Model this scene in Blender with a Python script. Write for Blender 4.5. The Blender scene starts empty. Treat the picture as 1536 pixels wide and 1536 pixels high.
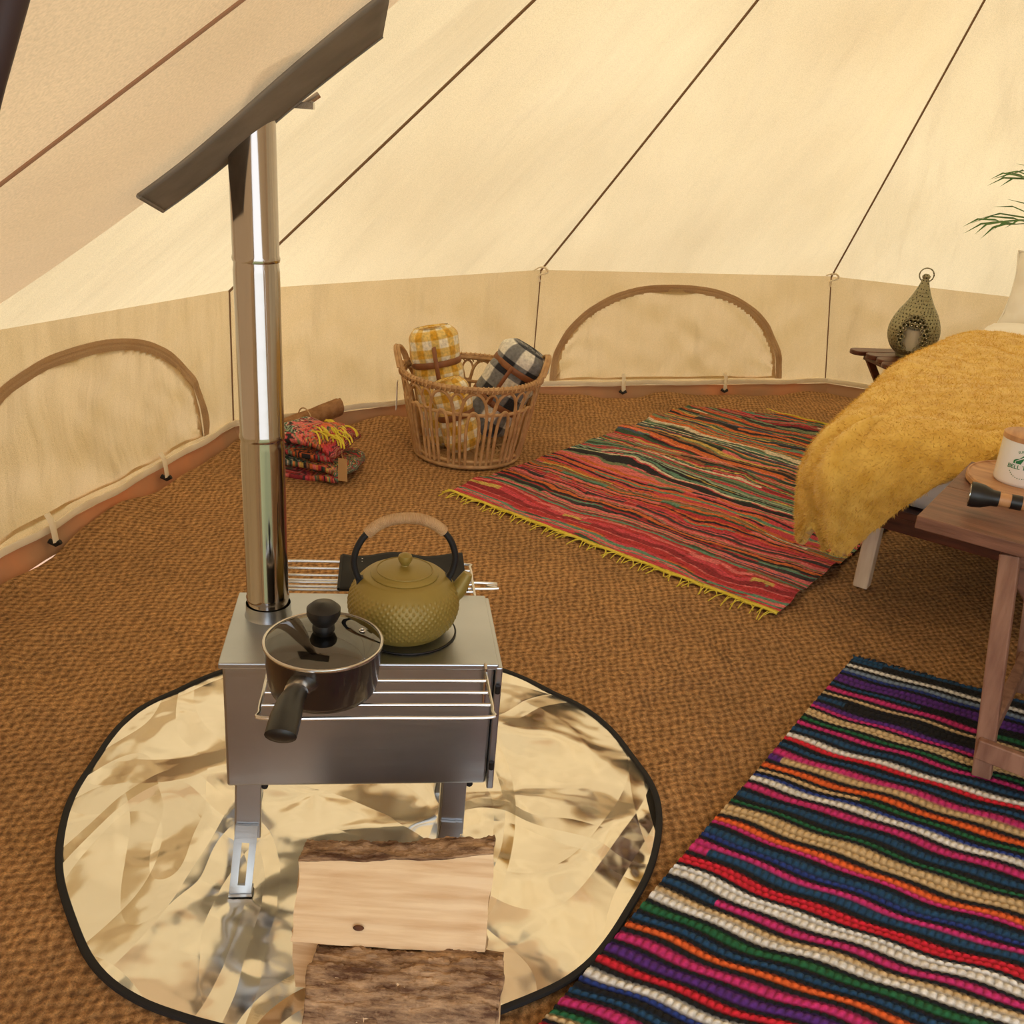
import bpy, math, random
import numpy as np
from mathutils import Vector, Matrix, noise
random.seed(7); rng=np.random.RandomState(3)
scene=bpy.context.scene; COL=scene.collection
V=Vector; pi=math.pi; sin=math.sin; cos=math.cos; rad=math.radians

# ------------------------------------------------------------ camera
PIT=rad(22); ROL=rad(4.7); HC=1.13; FP=1475.0
F0=V((0,cos(PIT),-sin(PIT))); R0=V((1,0,0)); U0=V((0,sin(PIT),cos(PIT)))
RR=R0*cos(ROL)+U0*sin(ROL); UU=U0*cos(ROL)-R0*sin(ROL)
CP=V((0,0,HC))
cd=bpy.data.cameras.new('camera'); cam=bpy.data.objects.new('camera',cd); COL.objects.link(cam)
M=Matrix.Identity(4)
for i in range(3):
    M[i][0]=RR[i]; M[i][1]=UU[i]; M[i][2]=-F0[i]; M[i][3]=CP[i]
cam.matrix_world=M; cd.sensor_width=36; cd.lens=36*FP/1536; cd.clip_start=.02
scene.camera=cam
def ray(px,py):
    return F0+RR*((px-768)/FP)-UU*((py-768)/FP)
def G(px,py,z=0.0):
    d=ray(px,py); return CP+d*((z-HC)/d.z)

# ------------------------------------------------------------ materials
def s(r,g,b):
    f=lambda c:(c/255/12.92 if c/255<=.04045 else ((c/255+.055)/1.055)**2.4)
    return (f(r),f(g),f(b),1)
def nodes(name):
    m=bpy.data.materials.new(name); m.use_nodes=True
    nt=m.node_tree; b=nt.nodes['Principled BSDF']; return m,nt,b
def N(nt,t,**k):
    n=nt.nodes.new(t)
    for a,v in k.items(): setattr(n,a,v)
    return n
def NZ(nt,vec,scale,detail=3,dist=0,rough=None):
    n=N(nt,'ShaderNodeTexNoise'); n.inputs['Scale'].default_value=scale; n.inputs['Detail'].default_value=detail; n.inputs['Distortion'].default_value=dist
    if rough: n.inputs['Roughness'].default_value=rough
    nt.links.new(vec,n.inputs[0]); return n
def MR(nt,x,a,b,c,d):
    n=N(nt,'ShaderNodeMapRange')
    for i,v in enumerate((a,b,c,d)): n.inputs[i+1].default_value=v
    nt.links.new(x,n.inputs[0]); return n
def mat(name,col,col2=None,rough=.6,metal=0,ns=8,stretch=(1,1,1),detail=5,bs=None,bump=0,bstretch=None,attr=False,lo=.35,hi=.65,sheen=0,dist=.01,coat=0,nrough=None):
    m,nt,b=nodes(name); L=nt.links.new
    tc=N(nt,'ShaderNodeTexCoord'); mp=N(nt,'ShaderNodeMapping'); mp.inputs['Scale'].default_value=stretch
    L(tc.outputs['Object'],mp.inputs[0])
    if attr:
        a=N(nt,'ShaderNodeVertexColor',layer_name='Col')
        n=NZ(nt,mp.outputs[0],ns,detail); mr=MR(nt,n.outputs[0],.25,.75,.65,1.25)
        mx=N(nt,'ShaderNodeVectorMath',operation='SCALE'); L(a.outputs[0],mx.inputs[0]); L(mr.outputs[0],mx.inputs['Scale']); L(mx.outputs[0],b.inputs['Base Color'])
    elif col2:
        n=NZ(nt,mp.outputs[0],ns,detail,0,nrough)
        r=N(nt,'ShaderNodeValToRGB'); r.color_ramp.elements[0].position=lo; r.color_ramp.elements[1].position=hi
        r.color_ramp.elements[0].color=col; r.color_ramp.elements[1].color=col2
        L(n.outputs[0],r.inputs[0]); L(r.outputs[0],b.inputs['Base Color'])
    else: b.inputs['Base Color'].default_value=col
    b.inputs['Roughness'].default_value=rough; b.inputs['Metallic'].default_value=metal
    if sheen: b.inputs['Sheen Weight'].default_value=sheen
    if coat: b.inputs['Coat Weight'].default_value=coat
    if bump:
        mp2=N(nt,'ShaderNodeMapping'); mp2.inputs['Scale'].default_value=bstretch or stretch; L(tc.outputs['Object'],mp2.inputs[0])
        n2=NZ(nt,mp2.outputs[0],bs or ns,4)
        bp=N(nt,'ShaderNodeBump'); bp.inputs['Strength'].default_value=bump; bp.inputs['Distance'].default_value=dist
        L(n2.outputs[0],bp.inputs['Height']); L(bp.outputs[0],b.inputs['Normal'])
    return m

def canvas(name,c1,c2,tr=.35,wr=1.0,rot=.45):
    m,nt,b=nodes(name); L=nt.links.new; nt.nodes.remove(b)
    out=nt.nodes['Material Output']
    tc=N(nt,'ShaderNodeTexCoord')
    n=NZ(nt,tc.outputs['Object'],.9,3)
    r=N(nt,'ShaderNodeValToRGB'); r.color_ramp.elements[0].color=c1; r.color_ramp.elements[1].color=c2
    r.color_ramp.elements[0].position=.3; r.color_ramp.elements[1].position=.7; L(n.outputs[0],r.inputs[0])
    mp=N(nt,'ShaderNodeMapping'); mp.inputs['Rotation'].default_value=(0,0,rot); mp.inputs['Scale'].default_value=(9.0,1.6,1); L(tc.outputs['UV'],mp.inputs[0])
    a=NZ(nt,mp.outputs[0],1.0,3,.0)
    mpb=N(nt,'ShaderNodeMapping'); mpb.inputs['Rotation'].default_value=(0,0,-rot*.7); mpb.inputs['Scale'].default_value=(5,2.2,1); L(tc.outputs['UV'],mpb.inputs[0])
    c=NZ(nt,mpb.outputs[0],1.0,2,.2)
    n3=NZ(nt,tc.outputs['Object'],340,2)
    ad=N(nt,'ShaderNodeMath',operation='MULTIPLY_ADD'); L(a.outputs[0],ad.inputs[0]); ad.inputs[1].default_value=.35; L(c.outputs[0],ad.inputs[2])
    ad2=N(nt,'ShaderNodeMath',operation='MULTIPLY_ADD'); L(n3.outputs[0],ad2.inputs[0]); ad2.inputs[1].default_value=.02; L(ad.outputs[0],ad2.inputs[2])
    bp=N(nt,'ShaderNodeBump'); bp.inputs['Strength'].default_value=.9; bp.inputs['Distance'].default_value=.06*wr; L(ad2.outputs[0],bp.inputs['Height'])
    mr3=MR(nt,n3.outputs[0],.3,.7,.91,1.09); mr2=MR(nt,a.outputs[0],.3,.7,.975,1.025)  # mr2 puts slight crease shading and uneven cloth thickness into the colour
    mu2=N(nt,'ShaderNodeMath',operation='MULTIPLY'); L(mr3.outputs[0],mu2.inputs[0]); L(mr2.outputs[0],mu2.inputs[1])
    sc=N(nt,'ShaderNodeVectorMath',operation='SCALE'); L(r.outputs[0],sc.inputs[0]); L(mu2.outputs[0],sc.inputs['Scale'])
    d=N(nt,'ShaderNodeBsdfDiffuse'); t=N(nt,'ShaderNodeBsdfTranslucent'); mx=N(nt,'ShaderNodeMixShader'); mx.inputs[0].default_value=tr
    L(sc.outputs[0],d.inputs[0]); L(sc.outputs[0],t.inputs[0])
    L(bp.outputs[0],d.inputs['Normal']); L(bp.outputs[0],t.inputs['Normal'])
    L(d.outputs[0],mx.inputs[1]); L(t.outputs[0],mx.inputs[2]); L(mx.outputs[0],out.inputs[0])
    return m

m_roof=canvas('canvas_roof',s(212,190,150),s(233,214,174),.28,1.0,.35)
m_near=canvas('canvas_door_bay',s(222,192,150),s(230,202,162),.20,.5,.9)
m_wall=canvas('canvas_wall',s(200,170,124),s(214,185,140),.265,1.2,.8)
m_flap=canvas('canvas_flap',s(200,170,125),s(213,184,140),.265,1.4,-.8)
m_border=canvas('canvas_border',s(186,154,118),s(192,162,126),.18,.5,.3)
m_tape=mat('seam_tape',s(132,104,78),rough=.9)
m_hem=mat('hem_tape',s(244,232,206),s(232,218,190),rough=.9,ns=12)
m_ground=mat('groundsheet',s(172,130,96),s(214,138,92),rough=.7,ns=2.5,lo=.42,hi=.66,bs=6,bump=.3)
m_gray=mat('grey_silicone',s(124,118,112),s(142,134,126),rough=.9,ns=15,bs=30,bump=.15)
m_steel=mat('brushed_steel',s(172,177,184),s(188,193,200),rough=.34,metal=1,ns=5,bs=60,bump=.05,bstretch=(.1,1,1))
m_pipe=mat('polished_steel',s(172,164,158),rough=.11,metal=1,ns=3,bs=6,bump=.04)
m_wire=mat('wire_steel',s(205,202,200),rough=.25,metal=1)
m_dark=mat('dark_metal',s(40,38,38),rough=.5,metal=.6)
m_purple=mat('dark_pole_paint',s(52,34,40),rough=.6)
m_black=mat('black_plastic',s(22,21,22),rough=.4)
m_pan=mat('pan_enamel',s(30,22,22),rough=.28,coat=.4)
m_kettle=mat('olive_cast_iron',s(150,129,63),s(136,117,53),rough=.42,metal=.2,ns=10)
m_kiron=mat('black_iron',s(30,30,34),rough=.55,metal=.3)
m_rattan=mat('jute_wrap',s(182,148,110),s(204,172,132),rough=.8,ns=60)
m_bind=mat('black_binding',s(20,18,20),rough=.8)
m_splitwood=mat('split_wood',s(208,170,126),s(236,208,168),rough=.75,ns=12,stretch=(.4,7,7),detail=8,bs=14,bump=.35,bstretch=(.5,5,5),lo=.3,hi=.6)
m_bark=mat('bark',s(92,62,42),s(200,164,126),rough=.95,ns=38,stretch=(.4,1.8,1.8),detail=12,nrough=.68,bs=70,bump=1,bstretch=(.4,2,2),dist=.006,lo=.38,hi=.66)
m_knot=mat('knot',s(110,66,34),s(60,34,20),rough=.8,ns=60)
m_rug=mat('woven_rug',None,rough=.95,attr=True,ns=160,bs=220,bump=.7,dist=.004)
m_rag=mat('rag_rug',None,rough=.95,attr=True,ns=120,bs=320,bump=.4,dist=.002)
m_yfringe=mat('yellow_yarn',s(206,186,50),s(225,205,80),rough=.9,ns=40)
m_wicker=mat('rattan_cane',s(170,130,86),s(200,160,112),rough=.55,ns=30,bs=60,bump=.2)
m_leather=mat('tan_leather',s(122,74,42),s(140,88,52),rough=.55,ns=30)
m_blanket=mat('checked_fleece',None,rough=1,attr=True,ns=90,bs=160,bump=.5,sheen=.3,dist=.003)
m_throw=mat('mustard_fur',s(214,170,70),s(237,202,106),rough=1,ns=22,bs=90,bump=.4,dist=.005,sheen=.3,lo=.3,hi=.7)
m_sheet=mat('white_cotton',s(242,236,228),s(247,243,238),rough=.9,ns=5,bs=8,bump=.3)
m_pillow=mat('cream_linen',s(246,240,228),s(249,244,234),rough=.95,ns=20,bs=30,bump=.3)
m_mahog=mat('dark_hardwood',s(72,38,28),s(106,58,40),rough=.35,ns=8,stretch=(1,8,8),bs=40,bump=.1)
m_bench=mat('bench_wood',s(104,68,52),s(132,90,70),rough=.5,ns=7,stretch=(1,9,9),bs=40,bump=.15)
m_benchleg=mat('bench_leg_wood',s(128,90,72),s(160,120,98),rough=.55,ns=9,stretch=(5,5,1),bs=40,bump=.15)
m_pine=mat('pale_pine',s(216,190,160),s(232,212,184),rough=.6,ns=9,stretch=(5,5,1))
m_board=mat('acacia_board',s(170,118,76),s(202,152,104),rough=.45,ns=8,stretch=(1,8,1))
m_white=mat('white_enamel',s(240,238,234),rough=.25,coat=.3)
m_green=mat('print_green',s(40,120,70),rough=.6)
m_candle=mat('candle_wax',s(246,238,220),rough=.5)
m_pot=mat('terracotta_pot',s(150,112,84),s(165,128,98),rough=.8,ns=10)
m_leaf=mat('palm_leaf',s(46,88,38),s(76,122,54),rough=.5,ns=12)
m_card=mat('kraft_card',s(186,148,100),rough=.9)
m_paper=mat('white_paper',s(235,230,220),rough=.9)
m_lens=mat('torch_lens',s(190,190,185),rough=.1,metal=.8)
m_roll=mat('tan_matting',s(140,100,66),s(168,126,88),rough=.95,ns=40,bs=120,bump=.5)
m_grass=mat('grass_ground',s(112,120,78),s(140,140,98),rough=1,ns=3,bs=40,bump=.5)

def foil():
    m,nt,b=nodes('foil_mat'); L=nt.links.new
    tc=N(nt,'ShaderNodeTexCoord')
    c=NZ(nt,tc.outputs['Object'],3.6,1,.3); c2=NZ(nt,tc.outputs['Object'],9,2,.2)
    cr=[]
    for sc_,off in ((2.3,0.0),(3.1,5.0),(3.8,9.0)):
        mp=N(nt,'ShaderNodeMapping'); mp.inputs['Location'].default_value=(off,off,0); mp.inputs['Rotation'].default_value=(0,0,off); mp.inputs['Scale'].default_value=(1,.6,1); L(tc.outputs['Object'],mp.inputs[0])
        a=NZ(nt,mp.outputs[0],sc_,0,.2)
        s1=N(nt,'ShaderNodeMath',operation='SUBTRACT'); L(a.outputs[0],s1.inputs[0]); s1.inputs[1].default_value=.5
        s2=N(nt,'ShaderNodeMath',operation='ABSOLUTE'); L(s1.outputs[0],s2.inputs[0])
        cr.append(MR(nt,s2.outputs[0],0,.06,1,0))
    m2=N(nt,'ShaderNodeMath',operation='MULTIPLY_ADD'); L(c2.outputs[0],m2.inputs[0]); m2.inputs[1].default_value=.14; L(c.outputs[0],m2.inputs[2])
    prev=m2
    for cc_,wgt in zip(cr,(.11,.09,.05)):
        m3=N(nt,'ShaderNodeMath',operation='MULTIPLY_ADD'); L(cc_.outputs[0],m3.inputs[0]); m3.inputs[1].default_value=wgt; L(prev.outputs[0],m3.inputs[2]); prev=m3
    bp=N(nt,'ShaderNodeBump'); bp.inputs['Strength'].default_value=1; bp.inputs['Distance'].default_value=.10; L(prev.outputs[0],bp.inputs['Height']); L(bp.outputs[0],b.inputs['Normal'])
    b.inputs['Base Color'].default_value=s(238,232,220); b.inputs['Metallic'].default_value=1; b.inputs['Roughness'].default_value=.185
    return m
m_foil=foil()
def coir():
    m,nt,b=nodes('coir_matting'); L=nt.links.new
    tc=N(nt,'ShaderNodeTexCoord'); mp=N(nt,'ShaderNodeMapping'); mp.inputs['Rotation'].default_value=(0,0,.6); L(tc.outputs['Object'],mp.inputs[0])
    nz_=NZ(nt,mp.outputs[0],12,4)
    mxv=N(nt,'ShaderNodeMixRGB'); mxv.blend_type='ADD'; mxv.inputs[0].default_value=.04; L(mp.outputs[0],mxv.inputs[1]); L(nz_.outputs['Color'],mxv.inputs[2])
    ws=[]
    for rt in (.60,-.60):
        mq=N(nt,'ShaderNodeMapping'); mq.inputs['Rotation'].default_value=(0,0,rt); L(mxv.outputs[0],mq.inputs[0])
        w=N(nt,'ShaderNodeTexWave'); w.inputs['Scale'].default_value=18; w.inputs['Distortion'].default_value=3.2; w.inputs['Detail'].default_value=3; w.inputs['Detail Scale'].default_value=2.5
        L(mq.outputs[0],w.inputs[0]); ws.append(w)
    wm=N(nt,'ShaderNodeMath',operation='ADD'); L(ws[0].outputs['Fac'],wm.inputs[0]); L(ws[1].outputs['Fac'],wm.inputs[1])
    wh=N(nt,'ShaderNodeMath',operation='MULTIPLY'); L(wm.outputs[0],wh.inputs[0]); wh.inputs[1].default_value=.5
    n1=NZ(nt,mp.outputs[0],280,5,0,.7); n2=NZ(nt,mp.outputs[0],2.6,3); n4=NZ(nt,mp.outputs[0],45,4)
    r=N(nt,'ShaderNodeValToRGB'); e=r.color_ramp.elements; e[0].position=.05; e[0].color=s(126,88,50); e[1].position=.95; e[1].color=s(194,148,96)
    k=e.new(.4); k.color=s(164,119,72)
    L(wh.outputs[0],r.inputs[0])
    mr=MR(nt,n1.outputs[0],.3,.7,.45,1.55); mr2=MR(nt,n2.outputs[0],.3,.7,.86,1.12); mr4=MR(nt,n4.outputs[0],.3,.7,.80,1.18)  # mr2 puts the shading of the matting's undulations into the colour
    mu=N(nt,'ShaderNodeMath',operation='MULTIPLY'); L(mr.outputs[0],mu.inputs[0]); L(mr2.outputs[0],mu.inputs[1])
    mu2=N(nt,'ShaderNodeMath',operation='MULTIPLY'); L(mu.outputs[0],mu2.inputs[0]); L(mr4.outputs[0],mu2.inputs[1])
    sc=N(nt,'ShaderNodeVectorMath',operation='SCALE'); L(r.outputs[0],sc.inputs[0]); L(mu2.outputs[0],sc.inputs['Scale']); L(sc.outputs[0],b.inputs['Base Color'])
    h=N(nt,'ShaderNodeMath',operation='MULTIPLY_ADD'); L(n1.outputs[0],h.inputs[0]); h.inputs[1].default_value=.9; L(wh.outputs[0],h.inputs[2])
    bp0=N(nt,'ShaderNodeBump'); bp0.inputs['Strength'].default_value=1; bp0.inputs['Distance'].default_value=.20; L(n2.outputs[0],bp0.inputs['Height'])
    bp=N(nt,'ShaderNodeBump'); bp.inputs['Strength'].default_value=.8; bp.inputs['Distance'].default_value=.006; L(h.outputs[0],bp.inputs['Height']); L(bp0.outputs[0],bp.inputs['Normal']); L(bp.outputs[0],b.inputs['Normal'])
    b.inputs['Roughness'].default_value=1
    return m
m_coir=coir()
def dots():
    m,nt,b=nodes('dotted_cloth'); L=nt.links.new
    tc=N(nt,'ShaderNodeTexCoord'); vo=N(nt,'ShaderNodeTexVoronoi'); vo.inputs['Scale'].default_value=75; vo.inputs['Randomness'].default_value=.1
    L(tc.outputs['Object'],vo.inputs[0]); r=N(nt,'ShaderNodeValToRGB'); r.color_ramp.interpolation='CONSTANT'
    e=r.color_ramp.elements; e[0].color=s(225,225,225); e[1].position=.2; e[1].color=s(20,20,24); L(vo.outputs['Distance'],r.inputs[0]); L(r.outputs[0],b.inputs['Base Color']); b.inputs['Roughness'].default_value=.9
    return m
m_dots=dots()
def glass():
    m,nt,b=nodes('lid_glass'); L=nt.links.new; nt.nodes.remove(b)
    t=N(nt,'ShaderNodeBsdfTransparent'); t.inputs[0].default_value=(.72,.72,.68,1); g=N(nt,'ShaderNodeBsdfGlossy'); g.inputs['Roughness'].default_value=.04
    fr=N(nt,'ShaderNodeFresnel'); fr.inputs[0].default_value=2.3; mx=N(nt,'ShaderNodeMixShader')
    L(fr.outputs[0],mx.inputs[0]); L(t.outputs[0],mx.inputs[1]); L(g.outputs[0],mx.inputs[2]); L(mx.outputs[0],nt.nodes['Material Output'].inputs[0]); return m
m_glass=glass()
def lantern_mat():
    m,nt,b=nodes('antique_green_metal'); L=nt.links.new
    tc=N(nt,'ShaderNodeTexCoord'); vo=N(nt,'ShaderNodeTexVoronoi'); vo.inputs['Scale'].default_value=95; vo.inputs['Randomness'].default_value=.4; L(tc.outputs['Object'],vo.inputs[0])
    r=N(nt,'ShaderNodeValToRGB'); e=r.color_ramp.elements; e[0].color=s(36,32,22); e[0].position=.2; e[1].position=.3; e[1].color=s(150,144,112); L(vo.outputs['Distance'],r.inputs[0]); L(r.outputs[0],b.inputs['Base Color'])
    b.inputs['Metallic'].default_value=.5; b.inputs['Roughness'].default_value=.42; return m
m_lantern=lantern_mat()

# ------------------------------------------------------------ mesh builder
MW={}
class MB:
    def __init__(q): q.v=[]; q.f=[]; q.m=[]; q.c=[]; q.uv=[]; q.hasuv=False
    def add(q,vs,fs,mi=0,M=None,col=None):
        o=len(q.v)
        for p in vs:
            p=V(p); q.v.append(M@p if M else p)
        for f in fs: q.f.append([i+o for i in f]); q.m.append(mi)
        if col is not None:
            q.c.extend(col if isinstance(col,list) else [col]*len(vs))
        q.uv.extend([(0,0)]*len(vs))
        return q
    def box(q,c,sz,M=None,mi=0,R=None):
        c=V(c); a,b,d=[k/2 for k in sz]
        vs=[V((x,y,z)) for z in(-d,d) for y in(-b,b) for x in(-a,a)]
        if R: vs=[R@p for p in vs]
        vs=[p+c for p in vs]
        return q.add(vs,[(0,2,3,1),(4,5,7,6),(0,1,5,4),(2,6,7,3),(0,4,6,2),(1,3,7,5)],mi,M)
    def bar(q,a,b,w,h,up=(0,0,1),mi=0):
        a=V(a);b=V(b);d=(b-a); L=d.length; d.normalize(); u=V(up); x=d.cross(u)
        if x.length<1e-4: x=d.cross(V((1,0,0)))
        x.normalize(); u=x.cross(d)
        R=Matrix((x,d,u)).transposed()
        return q.box((a+b)/2,(w,L,h),R=R,mi=mi)
    def tube(q,pts,r,seg=8,closed=False,mi=0,flat=(1,1),M=None,up=None,col=None):
        P=[V(p) for p in pts]; n=len(P); vs=[];fs=[]
        if n<2: return q
        T=[]
        for i in range(n):
            if closed: t=P[(i+1)%n]-P[i-1]
            else: t=P[min(i+1,n-1)]-P[max(i-1,0)]
            T.append(t.normalized() if t.length>1e-9 else V((0,0,1)))
        u=V(up) if up else (V((0,0,1)) if abs(T[0].z)<.9 else V((1,0,0)))
        for i in range(n):
            if up: u=V(up)
            a=T[i].cross(u)
            if a.length<1e-5: a=T[i].cross(V((.3,1,.2)))
            a.normalize(); u=a.cross(T[i]).normalized()
            rr=r[i] if isinstance(r,(list,tuple)) else r
            for k in range(seg):
                t=2*pi*k/seg
                vs.append(P[i]+a*(cos(t)*rr*flat[0])+u*(sin(t)*rr*flat[1]))
        for i in range(n if closed else n-1):
            j=(i+1)%n
            for k in range(seg):
                l=(k+1)%seg; fs.append((i*seg+k,i*seg+l,j*seg+l,j*seg+k))
        if not closed:
            fs.append(list(range(seg))[::-1]); fs.append([(n-1)*seg+k for k in range(seg)])
        return q.add(vs,fs,mi,M,col)
    def lathe(q,prof,seg=48,c=(0,0,0),mi=0,M=None,fn=None):
        vs=[];fs=[]; c=V(c)
        for i,(r,z) in enumerate(prof):
            for k in range(seg):
                t=2*pi*k/seg; rr=r+(fn(r,z,t,i) if fn else 0)
                vs.append(c+V((cos(t)*rr,sin(t)*rr,z)))
        for i in range(len(prof)-1):
            for k in range(seg):
                l=(k+1)%seg; fs.append((i*seg+k,i*seg+l,(i+1)*seg+l,(i+1)*seg+k))
        return q.add(vs,fs,mi,M)
    def grid(q,fn,nu,nv,mi=0,cfn=None,uvfn=None,skip=None):
        vs=[];fs=[];cs=[]
        for j in range(nv+1):
            for i in range(nu+1):
                vs.append(fn(i/nu,j/nv))
                if cfn: cs.append(cfn(i/nu,j/nv))
        W=nu+1
        for j in range(nv):
            for i in range(nu):
                if skip and skip((i+.5)/nu,(j+.5)/nv): continue
                fs.append((j*W+i,j*W+i+1,(j+1)*W+i+1,(j+1)*W+i))
        q.add(vs,fs,mi,None,cs if cfn else None)
        if uvfn:
            q.hasuv=True; q.uv[-len(vs):]=[uvfn(i/nu,j/nv) for j in range(nv+1) for i in range(nu+1)]
        return q
    def build(q,name,mats,parent=None,world=False,smooth=True,bevel=0,solid=0,sub=0,ang=40,origin=None):
        me=bpy.data.meshes.new(name); vs=q.v
        if parent is not None and world:
            Mi=MW[parent.name].inverted(); vs=[Mi@p for p in vs]
        if origin is not None: o=V(origin); vs=[p-o for p in vs]
        me.from_pydata([tuple(p) for p in vs],[],q.f)
        if not isinstance(mats,(list,tuple)): mats=[mats]
        for m in mats: me.materials.append(m)
        if smooth:
            me.polygons.foreach_set('use_smooth',[True]*len(me.polygons))
            if ang<180:
                try: me.set_sharp_from_angle(angle=rad(ang))
                except Exception: pass
        if q.c:
            ca=me.color_attributes.new('Col','FLOAT_COLOR','POINT')
            ca.data.foreach_set('color',np.array(q.c,dtype=np.float32).ravel())
        if q.hasuv:
            ul=me.uv_layers.new(name='UVMap'); li=np.zeros(len(me.loops),dtype=np.int32); me.loops.foreach_get('vertex_index',li)
            ul.data.foreach_set('uv',np.array(q.uv,dtype=np.float32)[li].ravel())
        me.update()
        ob=bpy.data.objects.new(name,me); COL.objects.link(ob)
        if parent is not None: ob.parent=parent; MW[ob.name]=MW[parent.name].copy()
        else: MW[ob.name]=Matrix.Identity(4)
        if origin is not None: ob.location=origin; MW[ob.name]=Matrix.Translation(origin)
        if bevel:
            b=ob.modifiers.new('bevel','BEVEL'); b.width=bevel; b.segments=3 if bevel>.01 else 2; b.limit_method='ANGLE'
        if solid:
            b=ob.modifiers.new('solid','SOLIDIFY'); b.thickness=solid; b.offset=0
        return ob
def tag(o,label=None,cat=None,group=None,kind=None):
    if label: o['label']=label
    if cat: o['category']=cat
    if group: o['group']=group
    if kind: o['kind']=kind
    return o
def thing(name,loc,rz,label,cat,group=None):
    o=bpy.data.objects.new(name,None); COL.objects.link(o); o.location=loc; o.rotation_euler=(0,0,rz); o.empty_display_size=.05
    MW[o.name]=Matrix.Translation(V(loc))@Matrix.Rotation(rz,4,'Z')
    return tag(o,label,cat,group)
def lerp(a,b,t): return a+(b-a)*t
def nz(p,sc=1,seed=0): return noise.noise(V(p)*sc+V((seed*7.3,seed*3.1,seed*1.7)))
def circ(c,r,n=40):
    c=V(c); return [c+V((cos(2*pi*k/n)*r,sin(2*pi*k/n)*r,0)) for k in range(n)]
def catmull(P,n=8):
    P=[V(p) for p in P]; out=[]
    for i in range(len(P)-1):
        a=P[max(i-1,0)];b=P[i];c=P[i+1];d=P[min(i+2,len(P)-1)]
        for k in range(n):
            t=k/n; out.append(.5*((2*b)+(c-a)*t+(2*a-5*b+4*c-d)*t*t+(3*b-a-3*c+d)*t**3))
    out.append(P[-1]); return out

# ------------------------------------------------------------ tent shell
PEAK=V((1.4,2.4,2.85))
base=[V((-1.10,1.25,0)),V((-1.25,1.95,0)),V((-.99,3.25,0)),V((.036,4.12,0)),V((1.45,4.64,0)),V((2.85,4.15,0)),V((3.65,3.0,0)),V((3.6,1.5,0)),V((2.75,.35,0))]
topz=[.53,.60,.52,.545,.547,.56,.56,.56,.58]
tops=[]
for i,b in enumerate(base):
    tops.append(V((b.x,b.y,topz[i])))
tops[4]=V((1.38,4.66,.547))
def facet(mb,A,B,nu=50,nv=90,amp=.03,seed=0):
    n=(B-A).cross(PEAK-A).normalized()
    if n.z>0: n=-n
    Lw=(B-A).length
    def fn(u,v):
        p=lerp(lerp(A,B,u),PEAK,v*.985)
        e=min(1,sin(pi*u)*2)
        xx=(u-.5)*Lw*(1-v); yy=v*3
        fold=.6*nz((xx*4+yy*1.2,yy*.8,seed),1.0,seed)+.35*nz((xx*7-yy*2.0,yy*1.0,seed+4),1.0,seed)
        return p+n*(amp*sin(pi*u)*sin(pi*min(1,v*1.3))+e*.024*fold*min(1,v*8))
    mb.grid(fn,nu,nv,uvfn=lambda u,v:(seed*7.0+(u-.5)*Lw*(1-v),v*3))
roof=MB()
for i in range(len(base)-1): facet(roof,tops[i],tops[i+1],seed=i)
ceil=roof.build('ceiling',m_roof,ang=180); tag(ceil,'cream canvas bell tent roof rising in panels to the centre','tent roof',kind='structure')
def pzx(x):
    d=x+.34
    if d>.3: return 1.1115+.2545+.72*(d-.3)
    if d<-.36: return 1.1115-.2686+.78*(d+.36)
    return 1.1115+.80*d+.16*d*d
PB=MB()
def panel(u,v):
    x=lerp(-1.10,.6,u); y=lerp(-.35,1.29,v)
    z=pzx(x)+(.004*nz((x*3,y*2,0),1.5,4)+.003*nz((x*7+y*3,y*4,0),1.5,7))*min(1,(1-v)*6)
    return V((x,y,z))
PB.grid(panel,80,70,uvfn=lambda u,v:(u*2.1,v*1.64))
def E(u): return panel(u,1)
def K(u): return lerp(tops[0],PEAK,u*.96)
PB.grid(lambda u,v:lerp(E(u),K(u),v)+V((0,0,.03*sin(pi*v))),50,8)
rg=E(1); rg0=panel(1,0); rr0=V((2.4,-.35,.58)); rr1=V((2.6,.35,.58))
PB.add([rg0,rg,rr1,rr0],[(0,1,2,3)])
PB.add([rg,lerp(tops[0],PEAK,.96),PEAK,tops[8],rr1],[(0,1,2),(0,2,3),(0,3,4)])
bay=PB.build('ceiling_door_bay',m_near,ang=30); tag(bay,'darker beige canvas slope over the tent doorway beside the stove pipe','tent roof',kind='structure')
gb=MB()  # unseen flaps added to narrow the doorway light and its reflection in the pipe
gb.add([(-1.10,-.35,0),(-.45,-.35,0),(-.10,-.35,pzx(-.10)),(-1.10,-.35,pzx(-1.10))],[(0,1,2,3)])
gb.add([(2.4,-.35,0),(1.75,-.35,0),(1.35,-.35,1.15),(2.4,-.35,.58)],[(0,1,2,3)])
g=gb.build('wall_light_flaps',m_near,smooth=False); tag(g,'unseen canvas flaps beside the doorway, added to narrow the incoming light','tent wall',kind='structure')
for i in range(1,8):
    pts=[lerp(tops[i],PEAK,k/30*.985)+V((0,0,-.004-.02*sin(pi*k/30))) for k in range(31)]
    sm=MB(); sm.tube(pts,.0042,6); o=sm.build('seam_tape',m_tape,ceil)
def onp(px,py):
    d=ray(px,py); lo,hi=.1,3
    for _ in range(50):
        t=(lo+hi)/2; p=CP+d*t
        if p.z<pzx(p.x): lo=t
        else: hi=t
    return CP+d*lo
sp_=[onp(lerp(-60,400,k/14),lerp(305,-46,k/14))+V((.004,0,-.005)) for k in range(15)]
sm=MB(); sm.tube(sp_,.0016,6); sm.build('seam_tape',mat('pink_seam',s(164,124,98),rough=.9),bay)

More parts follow.
